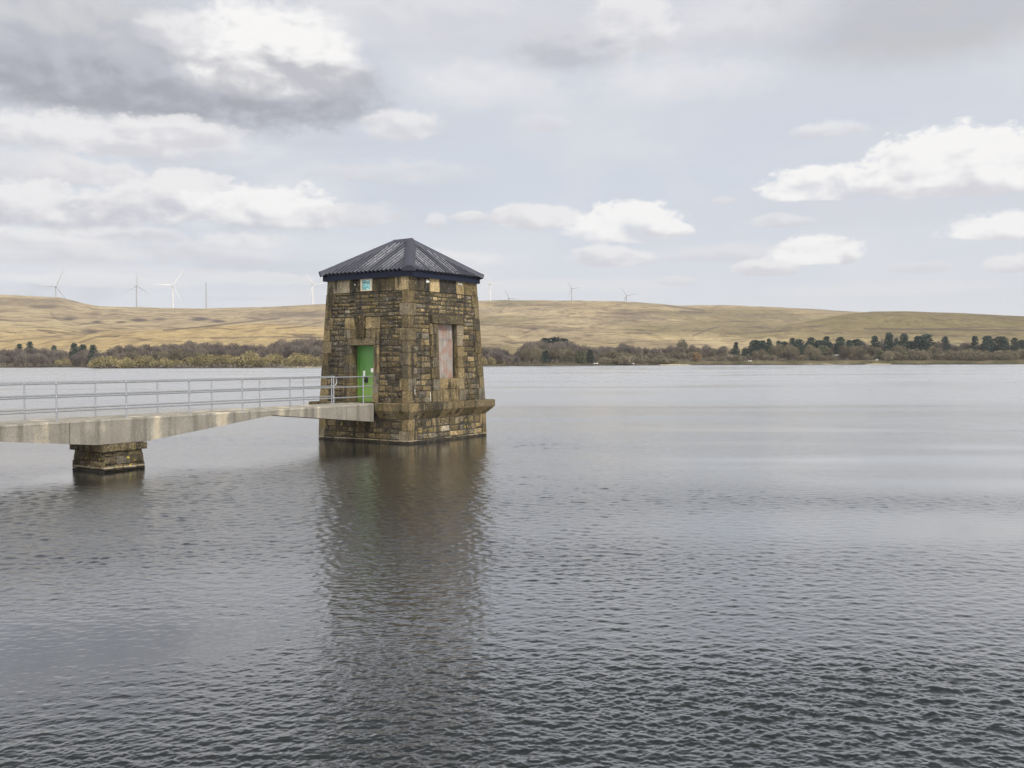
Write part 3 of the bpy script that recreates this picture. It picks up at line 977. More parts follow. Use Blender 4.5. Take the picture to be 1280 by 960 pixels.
# rock-faced walls with dressed corner stones
for face in 'xyXY':
    mb = MB()
    holes = {'x': [DS], 'y': [WS]}.get(face, [])
    # Larger stones below, thinner courses above
    rev = face in 'XY'
    tr = (0.22, 0.58) if face == 'x' else (0.26, 0.70)
    coursed(mb, upper, face, Z_LG, 4.65, (0.20, 0.27), (0.24, 0.50), holes, tr, quo_fn=quo)
    coursed(mb, upper, face, 4.65, Z_FR, (0.14, 0.175), (0.22, 0.46), holes, (tr[0] + .04, tr[1] + 0.06), quo_fn=quo)
    tb(mb, 'wall', STONE)

corner = {k_: MB() for k_ in range(4)}
ENDS = {'x': (0, 1), 'y': (0, 2), 'X': (2, 3), 'Y': (1, 3)}
z = Z_LG
k = 0
while z < Z_FR - 0.05:
    h = min(0.505, Z_FR - z)
    qa, qb = (0.44, 0.30) if k % 2 else (0.30, 0.44)
    tn = random.uniform(0.42, 0.62)
    for face in 'xyXY':
        f = lambda face=face, d=0.0, e=0: (lambda z_: upper.lim(face, z_)[e] + d)
        t2 = tn + random.uniform(-0.1, 0.08)
        stone(corner[ENDS[face][0]], upper, face, f(d=-0.045), f(d=qa - 0.0), z, z + h, 0.045, t2, rock=False, gap=0.006)
        stone(corner[ENDS[face][1]], upper, face, f(d=-qb, e=1), f(d=0.045, e=1), z, z + h, 0.045, t2 + random.uniform(-.1, .1), rock=False, gap=0.006)
    z += h; k += 1
for c_ in corner.values(): tb(c_, 'corner_stones', STONE)

# frieze of smooth blocks under the eaves, each with its own colour
mb = MB()
def frieze(face, cuts, tones):
    for (a, b_), t in zip(zip(cuts[:-1], cuts[1:]), tones):
        if t is None: continue
        f0 = (lambda z_, a=a, face=face: upper.lim(face, z_)[0] - 0.035) if a == 0 else a
        f1 = (lambda z_, b_=b_, face=face: upper.lim(face, z_)[1] + 0.035) if b_ == 9 else b_
        stone(mb, upper, face, f0, f1, Z_FR, Z_TOP + 0.05, 0.035, t, rock=False, gap=0.005)
frieze('x', [0, 0.92, 1.42, 2.10, 2.80, 3.40, 3.98, 9], [0.90, 0.36, 0.30, None, 0.22, 0.80, 0.72])
frieze('y', [0, 0.72, 1.30, 1.62, 2.30, 3.45, 4.15, 9], [0.30, 0.26, 0.16, 1.0, 0.16, 0.78, 0.55])
frieze('X', [0, 1.1, 2.2, 3.3, 9], [0.5, 0.3, 0.6, 0.4])
frieze('Y', [0, 1.1, 2.2, 3.3, 9], [0.5, 0.3, 0.6, 0.4])
# small stones round the little window
stone(mb, upper, 'x', 2.10, 2.80, Z_FR, Z_FR + 0.05, 0.03, 0.6, rock=False, gap=0.004)


def splash(face, s, z, rs, rz, o, n=9):
    pts = []
    for i in range(n):
        a = 2 * math.pi * i / n
        r = random.uniform(0.55, 1.15)
        pts.append(upper.pt(face, s + rs * r * math.cos(a), z + rz * r * math.sin(a), o))
    mb.face(pts if face == 'y' else pts[::-1], 0.5, 1)
for q in [('y', 1.50, 6.60, 0.12, 0.09, 0.039), ('y', 3.78, 6.62, 0.17, 0.05, 0.039), ('y', 3.60, 6.63, 0.04, 0.06, 0.039), ('x', 3.10, 6.50, 0.025, 0.05, 0.039)]:
    splash(*q)
tb(mb, 'frieze', [STONE, LIME])

# ledge: coping slab over a chamfered corbel, cut where the bridge comes in
mb = MB()
PROF = [(-0.03, Z_CH), (0.0, Z_CH), (LEDGE, Z_SL), (LEDGE, Z_LG - 0.02), (LEDGE - 0.03, Z_LG), (-0.05, Z_LG + 0.012)]


def ledge_seg(face, s0, s1, e0, e1, tone):
    j = random.uniform(-0.012, 0.012)
    rings = []
    for (s, end, sg) in ((s0, e0, -1), (s1, e1, 1)):
        ring = []
        for (o, z) in PROF:
            oo = o + (j if o > 0.05 else 0)
            ss = s + sg * oo if end else s - sg * 0.006
            if face == 'x': ring.append((-oo, ss, z))
            elif face == 'X': ring.append((B + oo, ss, z))
            elif face == 'y': ring.append((ss, -oo, z))
            else: ring.append((ss, A + oo, z))
        rings.append(ring)
    n = len(PROF)
    # the slab and the corbel under it are separate stones
    for lo, hi, t in ((0, 2, tone + random.uniform(-.12, .12)), (2, 5, tone)):
        vs = rings[0][lo:hi + 1] + rings[1][lo:hi + 1]
        if hi == 2: t += 0.16
        m_ = hi - lo + 1
        fs = [(i, m_ + i, m_ + i + 1, i + 1) for i in range(m_ - 1)]
        if face in 'xY': pass
        else: fs = [tuple(reversed(q)) for q in fs]
        mb.faces(vs, fs, t)
    mb.faces(rings[0], [tuple(range(n))], tone)
    mb.faces(rings[1], [tuple(reversed(range(n)))], tone)


def ledge_run(face, s0, s1, e0, e1, tr=(0.3, 0.75)):
    s = s0
    while s < s1 - 0.01:
        w = random.uniform(0.5, 1.0)
        if s1 - s - w < 0.35: w = s1 - s
        ledge_seg(face, s, s + w, e0 and s == s0, e1 and s + w >= s1 - 1e-6, random.uniform(*tr))
        s += w
BR0, BR1 = 1.55, 3.30          # bridge deck edges (local y)
ledge_run('x', 0, BR0 - 0.03, True, False, (0.35, 0.6)); ledge_run('x', BR1 + 0.03, A, False, True)
ledge_run('y', 0, B, True, True, (0.12, 0.82)); ledge_run('X', 0, A, True, True); ledge_run('Y', 0, B, True, True)
mb.box(0.02, B - 0.02, 0.02, A - 0.02, Z_LG - 0.06, Z_LG - 0.005, 0.5)
tb(mb, 'ledge', STONE)

# plinth
mb = MB()
for face in 'xyXY':
    qf = lambda zm: (0.36, 0.42) if zm > 0.52 else (0.5, 0.3)
    coursed(mb, lower, face, -0.45, Z_CH, (0.20, 0.34), (0.28, 0.75), [], (0.30, 0.62) if face == 'x' else (0.36, 0.78), quo_fn=qf)
    for (za, zb_) in ((-0.45, 0.05), (0.05, 0.52), (0.52, Z_CH)):
        qa, qb = qf((za + zb_) / 2)
        t = random.uniform(0.5, 0.7)
        f = lambda d=0.0, e=0, face=face: (lambda z_: lower.lim(face, z_)[e] + d)
        stone(mb, lower, face, f(d=-0.03), f(d=qa), za, zb_, 0.03, t, rock=False, gap=0.006)
        stone(mb, lower, face, f(d=-qb, e=1), f(d=0.03, e=1), za, zb_, 0.03, t, rock=False, gap=0.006)
tb(mb, 'plinth', STONE)

# door surround
mb = MB()
P = 0.10
bz = [Z_LG, 2.02, 2.42, 2.82, 3.22, 3.60, 3.97]
for z0, z1 in zip(bz[:-1], bz[1:]):
    stone(mb, upper, 'x', DS[0], DO[0], z0, z1, P, random.uniform(0.5, 0.8), rock=False, back=-0.5, gap=0.005)
    stone(mb, upper, 'x', DO[1], DS[1], z0, z1, P, random.uniform(0.38, 0.55), rock=False, back=-0.5, gap=0.005)
stone(mb, upper, 'x', DS[0], DS[1], 3.97, 4.27, P, 0.50, rock=False, back=-0.5, gap=0.004)
for a, b_, t in ((DS[0], 2.02, .62), (2.02, 2.36, .5), (2.86, 3.20, .55), (3.20, DS[1], .72)):
    stone(mb, upper, 'x', a, b_, 4.27, 4.64, P, t, rock=False, gap=0.005)
stone(mb, upper, 'x', DS[0], 2.05, 4.64, 5.15, P + .02, 0.66, rock=False, gap=0.006)
stone(mb, upper, 'x', 2.05, 2.37, 4.64, 5.15, P + .02, 0.76, rock=False, gap=0.006)
stone(mb, upper, 'x', 2.86, DS[1], 4.64, 5.15, P + .03, 0.78, gap=0.006)
stone(mb, upper, 'x', DS[0] - .05, DS[1] + .05, 5.15, 5.21, P + .05, 0.40, rock=False, gap=0.003)
sur = tb(mb, 'door_surround', STONE)
mb = MB()      # fluted console keystone
kp = [(4.22, 0.13), (4.34, 0.17), (4.5, 0.20), (4.72, 0.22), (4.95, 0.27), (5.1, 0.30), (5.24, 0.30)]
for i in range(4):
    f0, f1 = i / 4.0, (i + 1) / 4.0
    for (z0, o0), (z1, o1) in zip(kp[:-1], kp[1:]):
        w0, w1 = 0.17 + 0.09 * (z0 - 4.22), 0.17 + 0.09 * (z1 - 4.22)
        c = 2.615
        L = lambda w, f: c - w + 2 * w * f
        g = 0.012
        q = [upper.pt('x', L(w0, f0) + g, z0, o0), upper.pt('x', L(w0, f1) - g, z0, o0), upper.pt('x', L(w1, f1) - g, z1, o1), upper.pt('x', L(w1, f0) + g, z1, o1)]
        r = [upper.pt('x', L(w0, f0) + g, z0, 0.0), upper.pt('x', L(w0, f1) - g, z0, 0.0), upper.pt('x', L(w1, f1) - g, z1, 0.0), upper.pt('x', L(w1, f0) + g, z1, 0.0)]
        mb.faces(q + r, [(3, 2, 1, 0), (0, 1, 5, 4), (1, 2, 6, 5), (2, 3, 7, 6), (3, 0, 4, 7)], 0.30)
tb(mb, 'keystone', STONE, sur)

# window surround with lintel and the stone block under the boards
mb = MB()
bz = [Z_LG, 2.10, 2.58, 3.03, 3.48, 3.94, 4.40, 4.86]
for i, (z0, z1) in enumerate(zip(bz[:-1], bz[1:])):
    e = 0.16 if i % 2 else 0.0
    stone(mb, upper, 'y', WS[0] + e * .5, WO[0], z0, z1, 0.09, random.uniform(0.36, 0.6), rock=False, back=-0.42, gap=0.006)
    stone(mb, upper, 'y', WO[1], WS[1] - e * .5, z0, z1, 0.09, random.uniform(0.5, 0.82), rock=False, back=-0.42, gap=0.006)
stone(mb, upper, 'y', WS[0] + .1, WS[1], 4.86, 5.22, 0.15, 0.34, rock=False, back=-0.42, gap=0.004)
tb(mb, 'window_surround', STONE)
mb = MB()
stone(mb, upper, 'y', WO[0] + .005, WO[1] - .005, Z_LG, 2.16, 0.06, 0.62, rock=False, back=-0.4, gap=0.006)
stone(mb, upper, 'y', WO[0] + .005, WO[1] - .005, 2.16, 2.60, 0.10, 0.70, back=-0.4, gap=0.006)
tb(mb, 'window_sill', STONE)
mb = MB()      # vertical boards
yb = 0.30
nb = 6
for i in range(nb):
    x0 = WO[0] + (WO[1] - WO[0]) * i / nb; x1 = WO[0] + (WO[1] - WO[0]) * (i + 1) / nb
    o = random.uniform(0, 0.008)
    mb.box(x0 + .004, x1 - .004, yb - o, yb + .03, 2.5, 4.22)
    mb.box(x0 + .004, x1 - .004, yb + .02 - o, yb + .05, 4.26, 4.9)
mb.box(WO[0], WO[1], yb + .055, yb + .07, 2.5, 4.95)
mb.box(WO[0], WO[1], yb - .025, yb + .02, 4.20, 4.245)
tb(mb, 'window_boards', BOARDS)

# door
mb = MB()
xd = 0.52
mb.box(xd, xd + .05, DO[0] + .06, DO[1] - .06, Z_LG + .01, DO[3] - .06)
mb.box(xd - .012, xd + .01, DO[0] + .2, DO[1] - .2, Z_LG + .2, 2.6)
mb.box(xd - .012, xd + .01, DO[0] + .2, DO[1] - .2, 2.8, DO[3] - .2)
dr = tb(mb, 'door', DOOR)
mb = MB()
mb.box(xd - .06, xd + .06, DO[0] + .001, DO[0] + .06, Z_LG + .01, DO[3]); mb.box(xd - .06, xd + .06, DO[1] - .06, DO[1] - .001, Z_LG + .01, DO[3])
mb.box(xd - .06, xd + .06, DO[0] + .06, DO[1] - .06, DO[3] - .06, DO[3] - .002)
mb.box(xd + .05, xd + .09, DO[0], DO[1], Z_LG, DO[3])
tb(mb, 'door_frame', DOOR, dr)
mb = MB(); mb.box(xd - .022, xd - .013, 2.30, 2.44, 2.86, 3.02); tb(mb, 'notice', WHITE, dr)
mb = MB(); mb.box(xd - .022, xd - .013, 2.76, 2.87, 2.70, 2.92); tb(mb, 'notice', WHITE, dr)
mb = MB(); mb.box(xd - .06, xd - .013, 2.62, 2.76, 2.42, 2.64); mb.tube([(xd - .09, 2.69, 2.53), (xd - .09, 2.84, 2.50)], 0.018)
mb.tube([(xd - .09, 2.69, 2.53), (xd - .03, 2.69, 2.53)], 0.018)
tb(mb, 'handle', BLACK, dr)

# little teal window in the frieze
mb = MB()
w0, w1, wz0, wz1 = 2.14, 2.76, Z_FR + .05, Z_TOP + .02
X0 = upper.ix(6.45)
fw = 0.085
mb.box(X0 - .06, X0 + .05, w0, w0 + fw, wz0, wz1); mb.box(X0 - .06, X0 + .05, w1 - fw, w1, wz0, wz1)
mb.box(X0 - .06, X0 + .05, w0 + fw, w1 - fw, wz1 - fw, wz1); mb.box(X0 - .07, X0 + .05, w0 + fw, w1 - fw, wz0, wz0 + .05)
wf = tb(mb, 'small_window', FRAME)
mb = MB(); mb.box(X0 - .02, X0 - .005, w0 + fw - .01, w1 - fw + .01, wz0 + .04, wz1 - fw + .01); tb(mb, 'pane', PANE, wf)
mb = MB(); mb.box(X0 - .035, X0 - .021, w0 + fw, w1 - fw, wz1 - .19, wz1 - .16); tb(mb, 'glazing_bar', BLACK, wf)

# seepage marks
for (face, s, z0, z1) in [('y', 1.38, 1.66, 2.05), ('y', 0.40, 1.95, 2.2), ('y', 0.28, 1.66, 1.72)]:
    p = [upper.pt(face, s - .008, z0, .05), upper.pt(face, s + .014, z0 + .05, .05), upper.pt(face, s + .009, (z0 + z1) / 2, .05), upper.pt(face, s + .016, z1, .05), upper.pt(face, s - .012, z1 - .04, .05)]
    mb = MB()
    mb.face(p)
    tb(mb, 'lime_streak', LIME)

# ------- roof
EX0, EX1, EY0, EY1 = 0.33 - .22, B - .33 + .13, 0.25 - .22, A - .25 + .22
ZE, ZR = 6.99, 8.47
RX, RY0, RY1 = B / 2, A / 2 - .40, A / 2 + .40
roof_mb = MB()


def roof_plane(eave0, eave1, r0, r1, worn=((.2, .3, .8), (.6, .7, .7))):
    """corrugated sheet from the eave (two corners) up to the ridge (two ends, may coincide)"""
    e0, e1, r0, r1 = map(Vector, (eave0, eave1, r0, r1))
    ax = (e1 - e0); L = ax.length; ax.normalize()
    nrm = ax.cross(r0 - e0).normalized()
    if nrm.z < 0: nrm = -nrm
    upv = nrm.cross(ax).normalized()
    if upv.z < 0: upv = -upv
    H = (r0 - e0).dot(upv)
    sa, sb = (r0 - e0).dot(ax), (r1 - e0).dot(ax)
    pitch, per = 0.225, 8
    n = int(L / pitch * per)
    rows = 10
    prev = None
    sheet_w = pitch * 7
    tones = {}
    for i in range(n + 1):
        s = L * i / n
        top = H * min(1.0, s / max(sa, 1e-6), (L - s) / max(L - sb, 1e-6))
        d = 0.055 * math.cos(2 * math.pi * s / pitch)
        colv = []
        for j in range(rows + 1):
            h = top * j / rows - (0.05 if j == 0 else 0)
            sh = int(s / sheet_w)
            colv.append(e0 + ax * s + upv * h + nrm * (d + 0.02))
        if prev is not None:
            k = int(s / (pitch * 1.0))
            if k not in tones: tones[k] = max([0.12 * random.random()] + [w_ for (f0, f1, w_) in worn if f0 <= s / L <= f1])
            vs = prev + colv
            m_ = rows + 1
            for j in range(rows):
                hgt = (j + 0.5) / rows
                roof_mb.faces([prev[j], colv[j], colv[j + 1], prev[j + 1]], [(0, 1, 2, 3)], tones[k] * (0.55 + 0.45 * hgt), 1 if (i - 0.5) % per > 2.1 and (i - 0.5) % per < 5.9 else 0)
        prev = colv
r0, r1 = (RX, RY0, ZR), (RX, RY1, ZR)
c00, c10, c11, c01 = (EX0, EY0, ZE), (EX1, EY0, ZE), (EX1, EY1, ZE), (EX0, EY1, ZE)
roof_plane(c00, c01, r0, r1, ((.20, .33, .85), (.42, .56, .9)))
roof_plane(c00, c10, r0, r0, ((.10, .20, .8), (.27, .42, 1.0), (.54, .68, .95)))
roof_plane(c10, c11, r0, r1)
roof_plane(c01, c11, r1, r1)
VALLEY_SHADE = mat_simple('roof_valley_shade', (0.016, 0.017, 0.022), 0.85, 0, 0.3, 8, 0.2)  # rib shade put into the colour: darker valleys make the corrugation show
roof = tb(roof_mb, 'roof', [ROOF, VALLEY_SHADE])


def cap(p, q, w, hgt, name, flare=0.0):
    p, q = Vector(p), Vector(q)
    d = (q - p).normalized()
    side = d.cross(Vector((0, 0, 1))).normalized()
    up_ = side.cross(d).normalized()
    m_ = MB()
    n = 10
    rings = []
    for c, f in ((p, 1 + flare), (p.lerp(q, .06), 1.0), (q, 0.92)):
        ring = []
        for i in range(n + 1):
            a = math.pi * i / n
            ring.append(c + side * math.cos(a) * w * f + up_ * (math.sin(a) ** 0.8 * hgt * f + 0.005 - abs(math.cos(a)) ** 2 * 0.10))
        rings.append(ring)
    for r_a, r_b in zip(rings[:-1], rings[1:]):
        m_.faces(r_a + r_b, [(i, i + 1, n + 2 + i, n + 1 + i) for i in range(n)], 0.30, smooth=True)
    m_.faces(rings[0], [tuple(range(n + 1))], 0.2)
    return tb(m_, name, ROOF, roof)
for c, r in ((c00, r0), (c10, r0), (c11, r1), (c01, r1)):
    v = (Vector(c) - Vector(r)).normalized()
    cap(Vector(c) + v * 0.05 + Vector((0, 0, .03)), Vector(r) + Vector((0, 0, .03)), 0.25, 0.12, 'hip_cap', 0.12)
cap((RX, RY0 - .1, ZR + .04), (RX, RY1 + .1, ZR + .04), 0.2, 0.1, 'ridge_cap')
mb = MB()
f = 0.05
fx0, fx1, fy0, fy1 = EX0 + f, EX1 - f, EY0 + f, EY1 - f
FZ0, FZ1 = 6.71, 6.965
t = 0.03
mb.box(fx0, fx0 + t, fy0, fy1, FZ0, FZ1); mb.box(fx1 - t, fx1, fy0, fy1, FZ0, FZ1)
mb.box(fx0 + t, fx1 - t, fy0, fy0 + t, FZ0, FZ1); mb.box(fx0 + t, fx1 - t, fy1 - t, fy1, FZ0, FZ1)
mb.box(fx0 + t, fx1 - t, fy0 + t, fy1 - t, FZ0 + .03, FZ0 + .05)
tb(mb, 'fascia', FASCIA, roof)

# ------------------------------------------------------------------ footbridge
BC = (BR0 + BR1) / 2
bridge = empty('footbridge', local(-11.6, BC, 0.84), ROT)
tag(bridge, 'grey concrete footbridge with arched underside leading to the green tower door', 'footbridge')
BOFF = (-11.6, BC, 0.84)
bb = lambda mb, name, m, parent=bridge: mb.build(name, m, parent, BOFF)
ZD = 1.60


def soffit(t):
    pts = [(-0.6, 0.86), (0.3, 0.87), (5.62, 1.40), (10.75, 0.845), (12.5, 0.842), (17.7, 1.40), (22.9, 0.845), (24.6, 0.842), (29, 1.3)]
    for (a, za), (b_, zb_) in zip(pts[:-1], pts[1:]):
        if t <= b_: return za + (zb_ - za) * (t - a) / (b_ - a)
    return 1.3


mb = MB()
for (t0, t1) in ((0.33, 1.90), (1.915, 13.35), (13.37, 29.0)):
    ts = sorted(set([t0, t1] + [q for q in (5.62, 10.75, 12.5, 17.7, 22.9, 24.6) if t0 < q < t1]))
    ring = []
    for t_ in ts:
        zz = soffit(t_)
        ring.append([(-t_, BR0, zz), (-t_, BR0, ZD - .055), (-t_, BR1, ZD - .055), (-t_, BR1, zz)])
    for p, q in zip(ring[:-1], ring[1:]):
        for i in range(4):
            j = (i + 1) % 4
            mb.face([p[i], p[j], q[j], q[i]])
    mb.face(ring[0][::-1]); mb.face(ring[-1])
bb(mb, 'beam', CONC)
mb = MB()
for (t0, t1) in ((-0.5, 1.90), (1.91, 13.355), (13.365, 29.0)):
    y0, y1 = (BR0 - .012, BR1 + .012)
    if t0 < 0:
        mb.box(-t1, -0.34, y0, y1, ZD - .055, ZD)
        mb.box(-0.34, 0.5, DO[0] - .02, DO[1] + .02, ZD - .05, ZD + .004)
    else:
        mb.box(-t1, -t0, y0, y1, ZD - .055, ZD)
bb(mb, 'deck', DECK)

RAILZ = (1.10, 0.71, 0.30)


def railing(y, posts, t_end, t_far):
    mb = MB()
    for h in RAILZ:
        mb.tube([(-t_far, y, ZD + h), (-t_end, y, ZD + h)], 0.0242, 8)
    if t_end > 0.6:
        # closed loop at the tower end
        pts = [(-t_end, y, ZD + RAILZ[0])]
        for i in range(9):
            a = math.pi * i / 8
            pts.append((-t_end + 0.2 * math.sin(a), y, ZD + (RAILZ[0] + RAILZ[1]) / 2 + (RAILZ[0] - RAILZ[1]) / 2 * math.cos(a)))
        mb.tube(pts, 0.0242, 8)
    rl = bb(mb, 'railing', GALV)
    for t_ in posts:
        p = MB()
        p.tube([(-t_, y, ZD), (-t_, y, ZD + 1.11)], 0.0242, 8)
        for h in RAILZ: p.ball((-t_, y, ZD + h), 0.040)
        p.box(-t_ - .075, -t_ + .075, y - .05, y + .05, ZD, ZD + .012)
        po = bb(p, 'post', GALV, rl)


railing(BR0 + .08, [.85, 2.51, 4.75, 6.95, 9.15, 11.45, 13.7, 16.0, 18.3, 20.6, 22.9, 25.2, 27.5], 0.34, 28.5)
railing(BR1 - .08, [1.0, 2.55, 4.78, 6.98, 9.2, 11.47, 13.75, 16.0, 18.3, 20.6, 22.9, 25.2, 27.5], 0.9, 28.5)

# pier under the bridge
PX0, PX1, PY0, PY1 = -12.36, -10.92, 1.46, 3.12
pier = empty('bridge_pier', local((PX0 + PX1) / 2, (PY0 + PY1) / 2), ROT)
tag(pier, 'low dark stone pier carrying the footbridge above the water', 'pier')
POFF = ((PX0 + PX1) / 2, (PY0 + PY1) / 2, 0)
pf = Frustum(PX0, PX1, PY0, PY1, lambda z: 0.07 * min(1, max(0, z / 0.62)), lambda z: 0.07 * min(1, max(0, z / 0.62)))
mb = MB()
mb.box(PX0 + .08, PX1 - .08, PY0 + .08, PY1 - .08, -0.6, 0.83, 0.2, 1)
for face in 'xyXY':
    coursed(mb, pf, face, -0.45, 0.62, (0.2, 0.28), (0.25, 0.55), [], (0.18, 0.5), proud=(-0.01, 0.015))
pm = mb.build('pier_wall', [STONE, MORTAR], pier, POFF)
mb = MB()
cf = Frustum(PX0, PX1, PY0, PY1, lambda z: -0.02, lambda z: -0.02)
for face in 'xyXY':
    a, b_ = cf.lim(face, 0.7)
    s = a
    cut = [a - .02, a + (b_ - a) * .4, a + (b_ - a) * .75, b_ + .02]
    for p, q in zip(cut[:-1], cut[1:]):
        stone(mb, cf, face, p, q, 0.62, 0.838, 0.02, random.uniform(0.25, 0.5), rock=False, back=-.25, gap=0.004)
mb.build('pier_cap', STONE, pier, POFF)

# ------------------------------------------------------------------ wind turbines
def turbine(px, hub_y, dist, blade_px, ang, yaw, m, label, rotor=True):
    """px, hub_y: where the hub shows; ang: blade angles (deg, clockwise from up as seen)"""
    d = ray(px, hub_y)
    d = d * (dist / math.hypot(d.x, d.y))
    hub = Vector((d.x, d.y, d.z + EYE))
    gz = float(height(px, dist)) - 1.0
    root = empty('wind_turbine', (hub.x, hub.y, gz))
    tag(root, label, 'wind turbine', 'wind turbines on the moor skyline')
    H = hub.z - gz
    R_ = blade_px / FPX * dist
    p = MB()
    p.tube([(0, 0, 0), (0, 0, H - 0.5)], [2.7 if m is TURB else 2.2, 1.8 if m is TURB else 1.3], 10)
    p.build('tower', m, root)
    # the rotor faces the camera turned by yaw
    back = math.atan2(hub.x, hub.y)
    fa = -(back) + yaw
    fwd = Vector((-math.sin(-fa), -math.cos(fa), 0))
    side = Vector((math.cos(fa), math.sin(fa), 0))
    fwd = Vector((side.y, -side.x, 0))
    p = MB()
    c = Vector((0, 0, H))
    p.tube([c - fwd * 5, c - fwd * 4, c + fwd * 3.2], [1.3, 1.9, 1.7], 8)
    p.build('nacelle', m, root)
    if not rotor: return
    hc = c + fwd * 4.4
    p = MB()
    p.ball(hc, 1.7)
    p.build('hub', m, root)
    for a in ang:
        a = math.radians(a)
        dr_ = side * math.sin(a) + Vector((0, 0, 1)) * math.cos(a)
        ch_ = side * math.cos(a) - Vector((0, 0, 1)) * math.sin(a)
        p = MB()
        vs = []
        secs = [(0.02, 0.9, 0.8), (0.08, 1.3, 0.8), (0.2, 2.1, 0.55), (0.5, 1.45, 0.35), (0.8, 0.9, 0.2), (1.0, 0.3, 0.08)]
        for (fr_, cw, th) in secs:
            o_ = hc + dr_ * (R_ * fr_)
            cw *= 0.95 if m is TURB else 0.9
            vs += [o_ - ch_ * cw * 0.5, o_ + fwd * th, o_ + ch_ * cw * 0.9, o_ - fwd * th]
        fs = []
        for i in range(len(secs) - 1):
            for k in range(4):
                k2 = (k + 1) % 4
                fs.append((i * 4 + k, i * 4 + k2, i * 4 + 4 + k2, i * 4 + 4 + k))
        fs += [(0, 1, 2, 3), tuple(reversed(range(len(vs) - 4, len(vs))))]
        p.faces(vs, fs, smooth=False)
        p.build('blade', m, root)


turbine(69.5, 358.5, 2950, 22, (22, 142, 270), 0.25, TURBG, 'far grey wind turbine, leftmost on the skyline above the rounded hilltop')
turbine(170.5, 357.5, 2850, 17, (0, 120, 240), 0.35, TURBG, 'grey wind turbine with one blade straight up, left of the bright white one')
turbine(216, 357, 2650, 21, (32, 152, 272), 0.1, TURB, 'tall bright white wind turbine with a blade pointing up to the right')
turbine(257.5, 353.5, 2850, 0, (), 0.0, TURBG, 'bare grey mast without visible blades, right of the bright white turbine', rotor=False)
turbine(390.8, 356, 2700, 18, (80, 200, 320), 0.5, TURB, 'white wind turbine just left of the tower roof corner')
turbine(612.7, 355.5, 2680, 17, (318, 78, 198), 0.9, TURB, 'white wind turbine just right of the tower roof corner')
turbine(636, 373, 2950, 15, (333, 93, 213), 0.25, TURBG, 'turbine half sunk behind the ridge, second right of the tower')
turbine(714.5, 361, 3150, 12, (325, 80, 205), 0.4, TURBG, 'faint far turbine above the middle of the ridge')
turbine(783, 369.5, 3150, 13, (325, 80, 205), 0.1, TURBG, 'faint far turbine, rightmost on the skyline')

# ------------------------------------------------------------------ trees on the far shore
rng = np.random.RandomState(4)


def raw_mesh(name, V, F, tone, mat):
    me = bpy.data.meshes.new(name)
    me.vertices.add(len(V)); me.vertices.foreach_set('co', V.reshape(-1).astype(np.float32))
    n = F.shape[1]
    me.loops.add(F.size); me.loops.foreach_set('vertex_index', F.reshape(-1).astype(np.int32))
    me.polygons.add(len(F)); me.polygons.foreach_set('loop_start', (np.arange(len(F)) * n).astype(np.int32))
    me.update(calc_edges=True)
    at = me.attributes.new('tone', 'FLOAT', 'FACE'); at.data.foreach_set('value', tone.astype(np.float32))
    me.materials.append(mat)
    return me


def leaf_quads(C, size, tone, up=0.3):
    """small quads with random facing around the centres C"""
    n = len(C)
    a = rng.normal(size=(n, 3)); a /= np.linalg.norm(a, axis=1)[:, None]
    b_ = rng.normal(size=(n, 3)); b_ -= a * (a * b_).sum(1)[:, None]; b_ /= np.linalg.norm(b_, axis=1)[:, None]
    s = (size * rng.uniform(0.6, 1.3, n))[:, None]
    V = np.stack([C - a * s - b_ * s * .7, C + a * s - b_ * s * .6, C + a * s * .8 + b_ * s * .7, C - a * s * .9 + b_ * s * .6], 1)
    return V.reshape(-1, 3), np.arange(4 * n).reshape(n, 4), tone


def clumps(k, rx, rz, z0, flat=0.8, spread=0.75):
    out = []
    for i in range(k):
        a = rng.uniform(0, 2 * math.pi); q = rng.uniform(0, 1) ** 0.6 * spread
        h = rng.uniform(-1, 1)
        w = math.sqrt(max(0.05, 1 - h * h * 0.8))
        out.append((rx * q * math.cos(a) * w, rx * q * math.sin(a) * w, z0 + rz * (h + 1) * 0.5 * 2, rng.uniform(0.28, 0.48) * rx))
    return out


def crown_points(n, cl, flat):
    pts, tn = [], []
    per = n // len(cl)
    for (x, y, z, r) in cl:
        d = rng.normal(size=(per, 3)); d /= np.linalg.norm(d, axis=1)[:, None]
        q = rng.uniform(0.35, 1.0, per) ** 0.6
        P_ = np.array([x, y, z]) + d * (q * r)[:, None] * np.array([1, 1, flat])
        pts.append(P_)
        tn.append(np.clip(rng.uniform(0.15, 0.85) + rng.normal(0, .15, per), 0, 1))
    return np.concatenate(pts), np.concatenate(tn)


def dome_points(n, h, r, base, lump=0.22):
    """points through a rounded, lumpy crown; the tone goes with the bough they belong to"""
    k = 14
    bd = rng.normal(size=(k, 3)); bd[:, 2] = bd[:, 2] * 0.8 + 0.25; bd /= np.linalg.norm(bd, axis=1)[:, None]
    bt = rng.uniform(0.15, 0.85, k); bs = rng.uniform(0.78, 1.12, k)
    d = rng.normal(size=(n, 3)); d /= np.linalg.norm(d, axis=1)[:, None]
    near = np.argmax(d @ bd.T, 1)
    cosb = np.max(d @ bd.T, 1)
    q = rng.uniform(0, 1, n) ** 0.38 * bs[near] * (1 - lump * (1 - cosb) * 2.2)
    zc = h * (base + (1 - base) * 0.48)
    P_ = np.stack([d[:, 0] * r * q, d[:, 1] * r * q, zc + d[:, 2] * (h - zc) * q], -1)
    P_[:, 2] = np.maximum(P_[:, 2], 0.1)
    return P_, np.clip(bt[near] + rng.normal(0, .16, n), 0, 1)


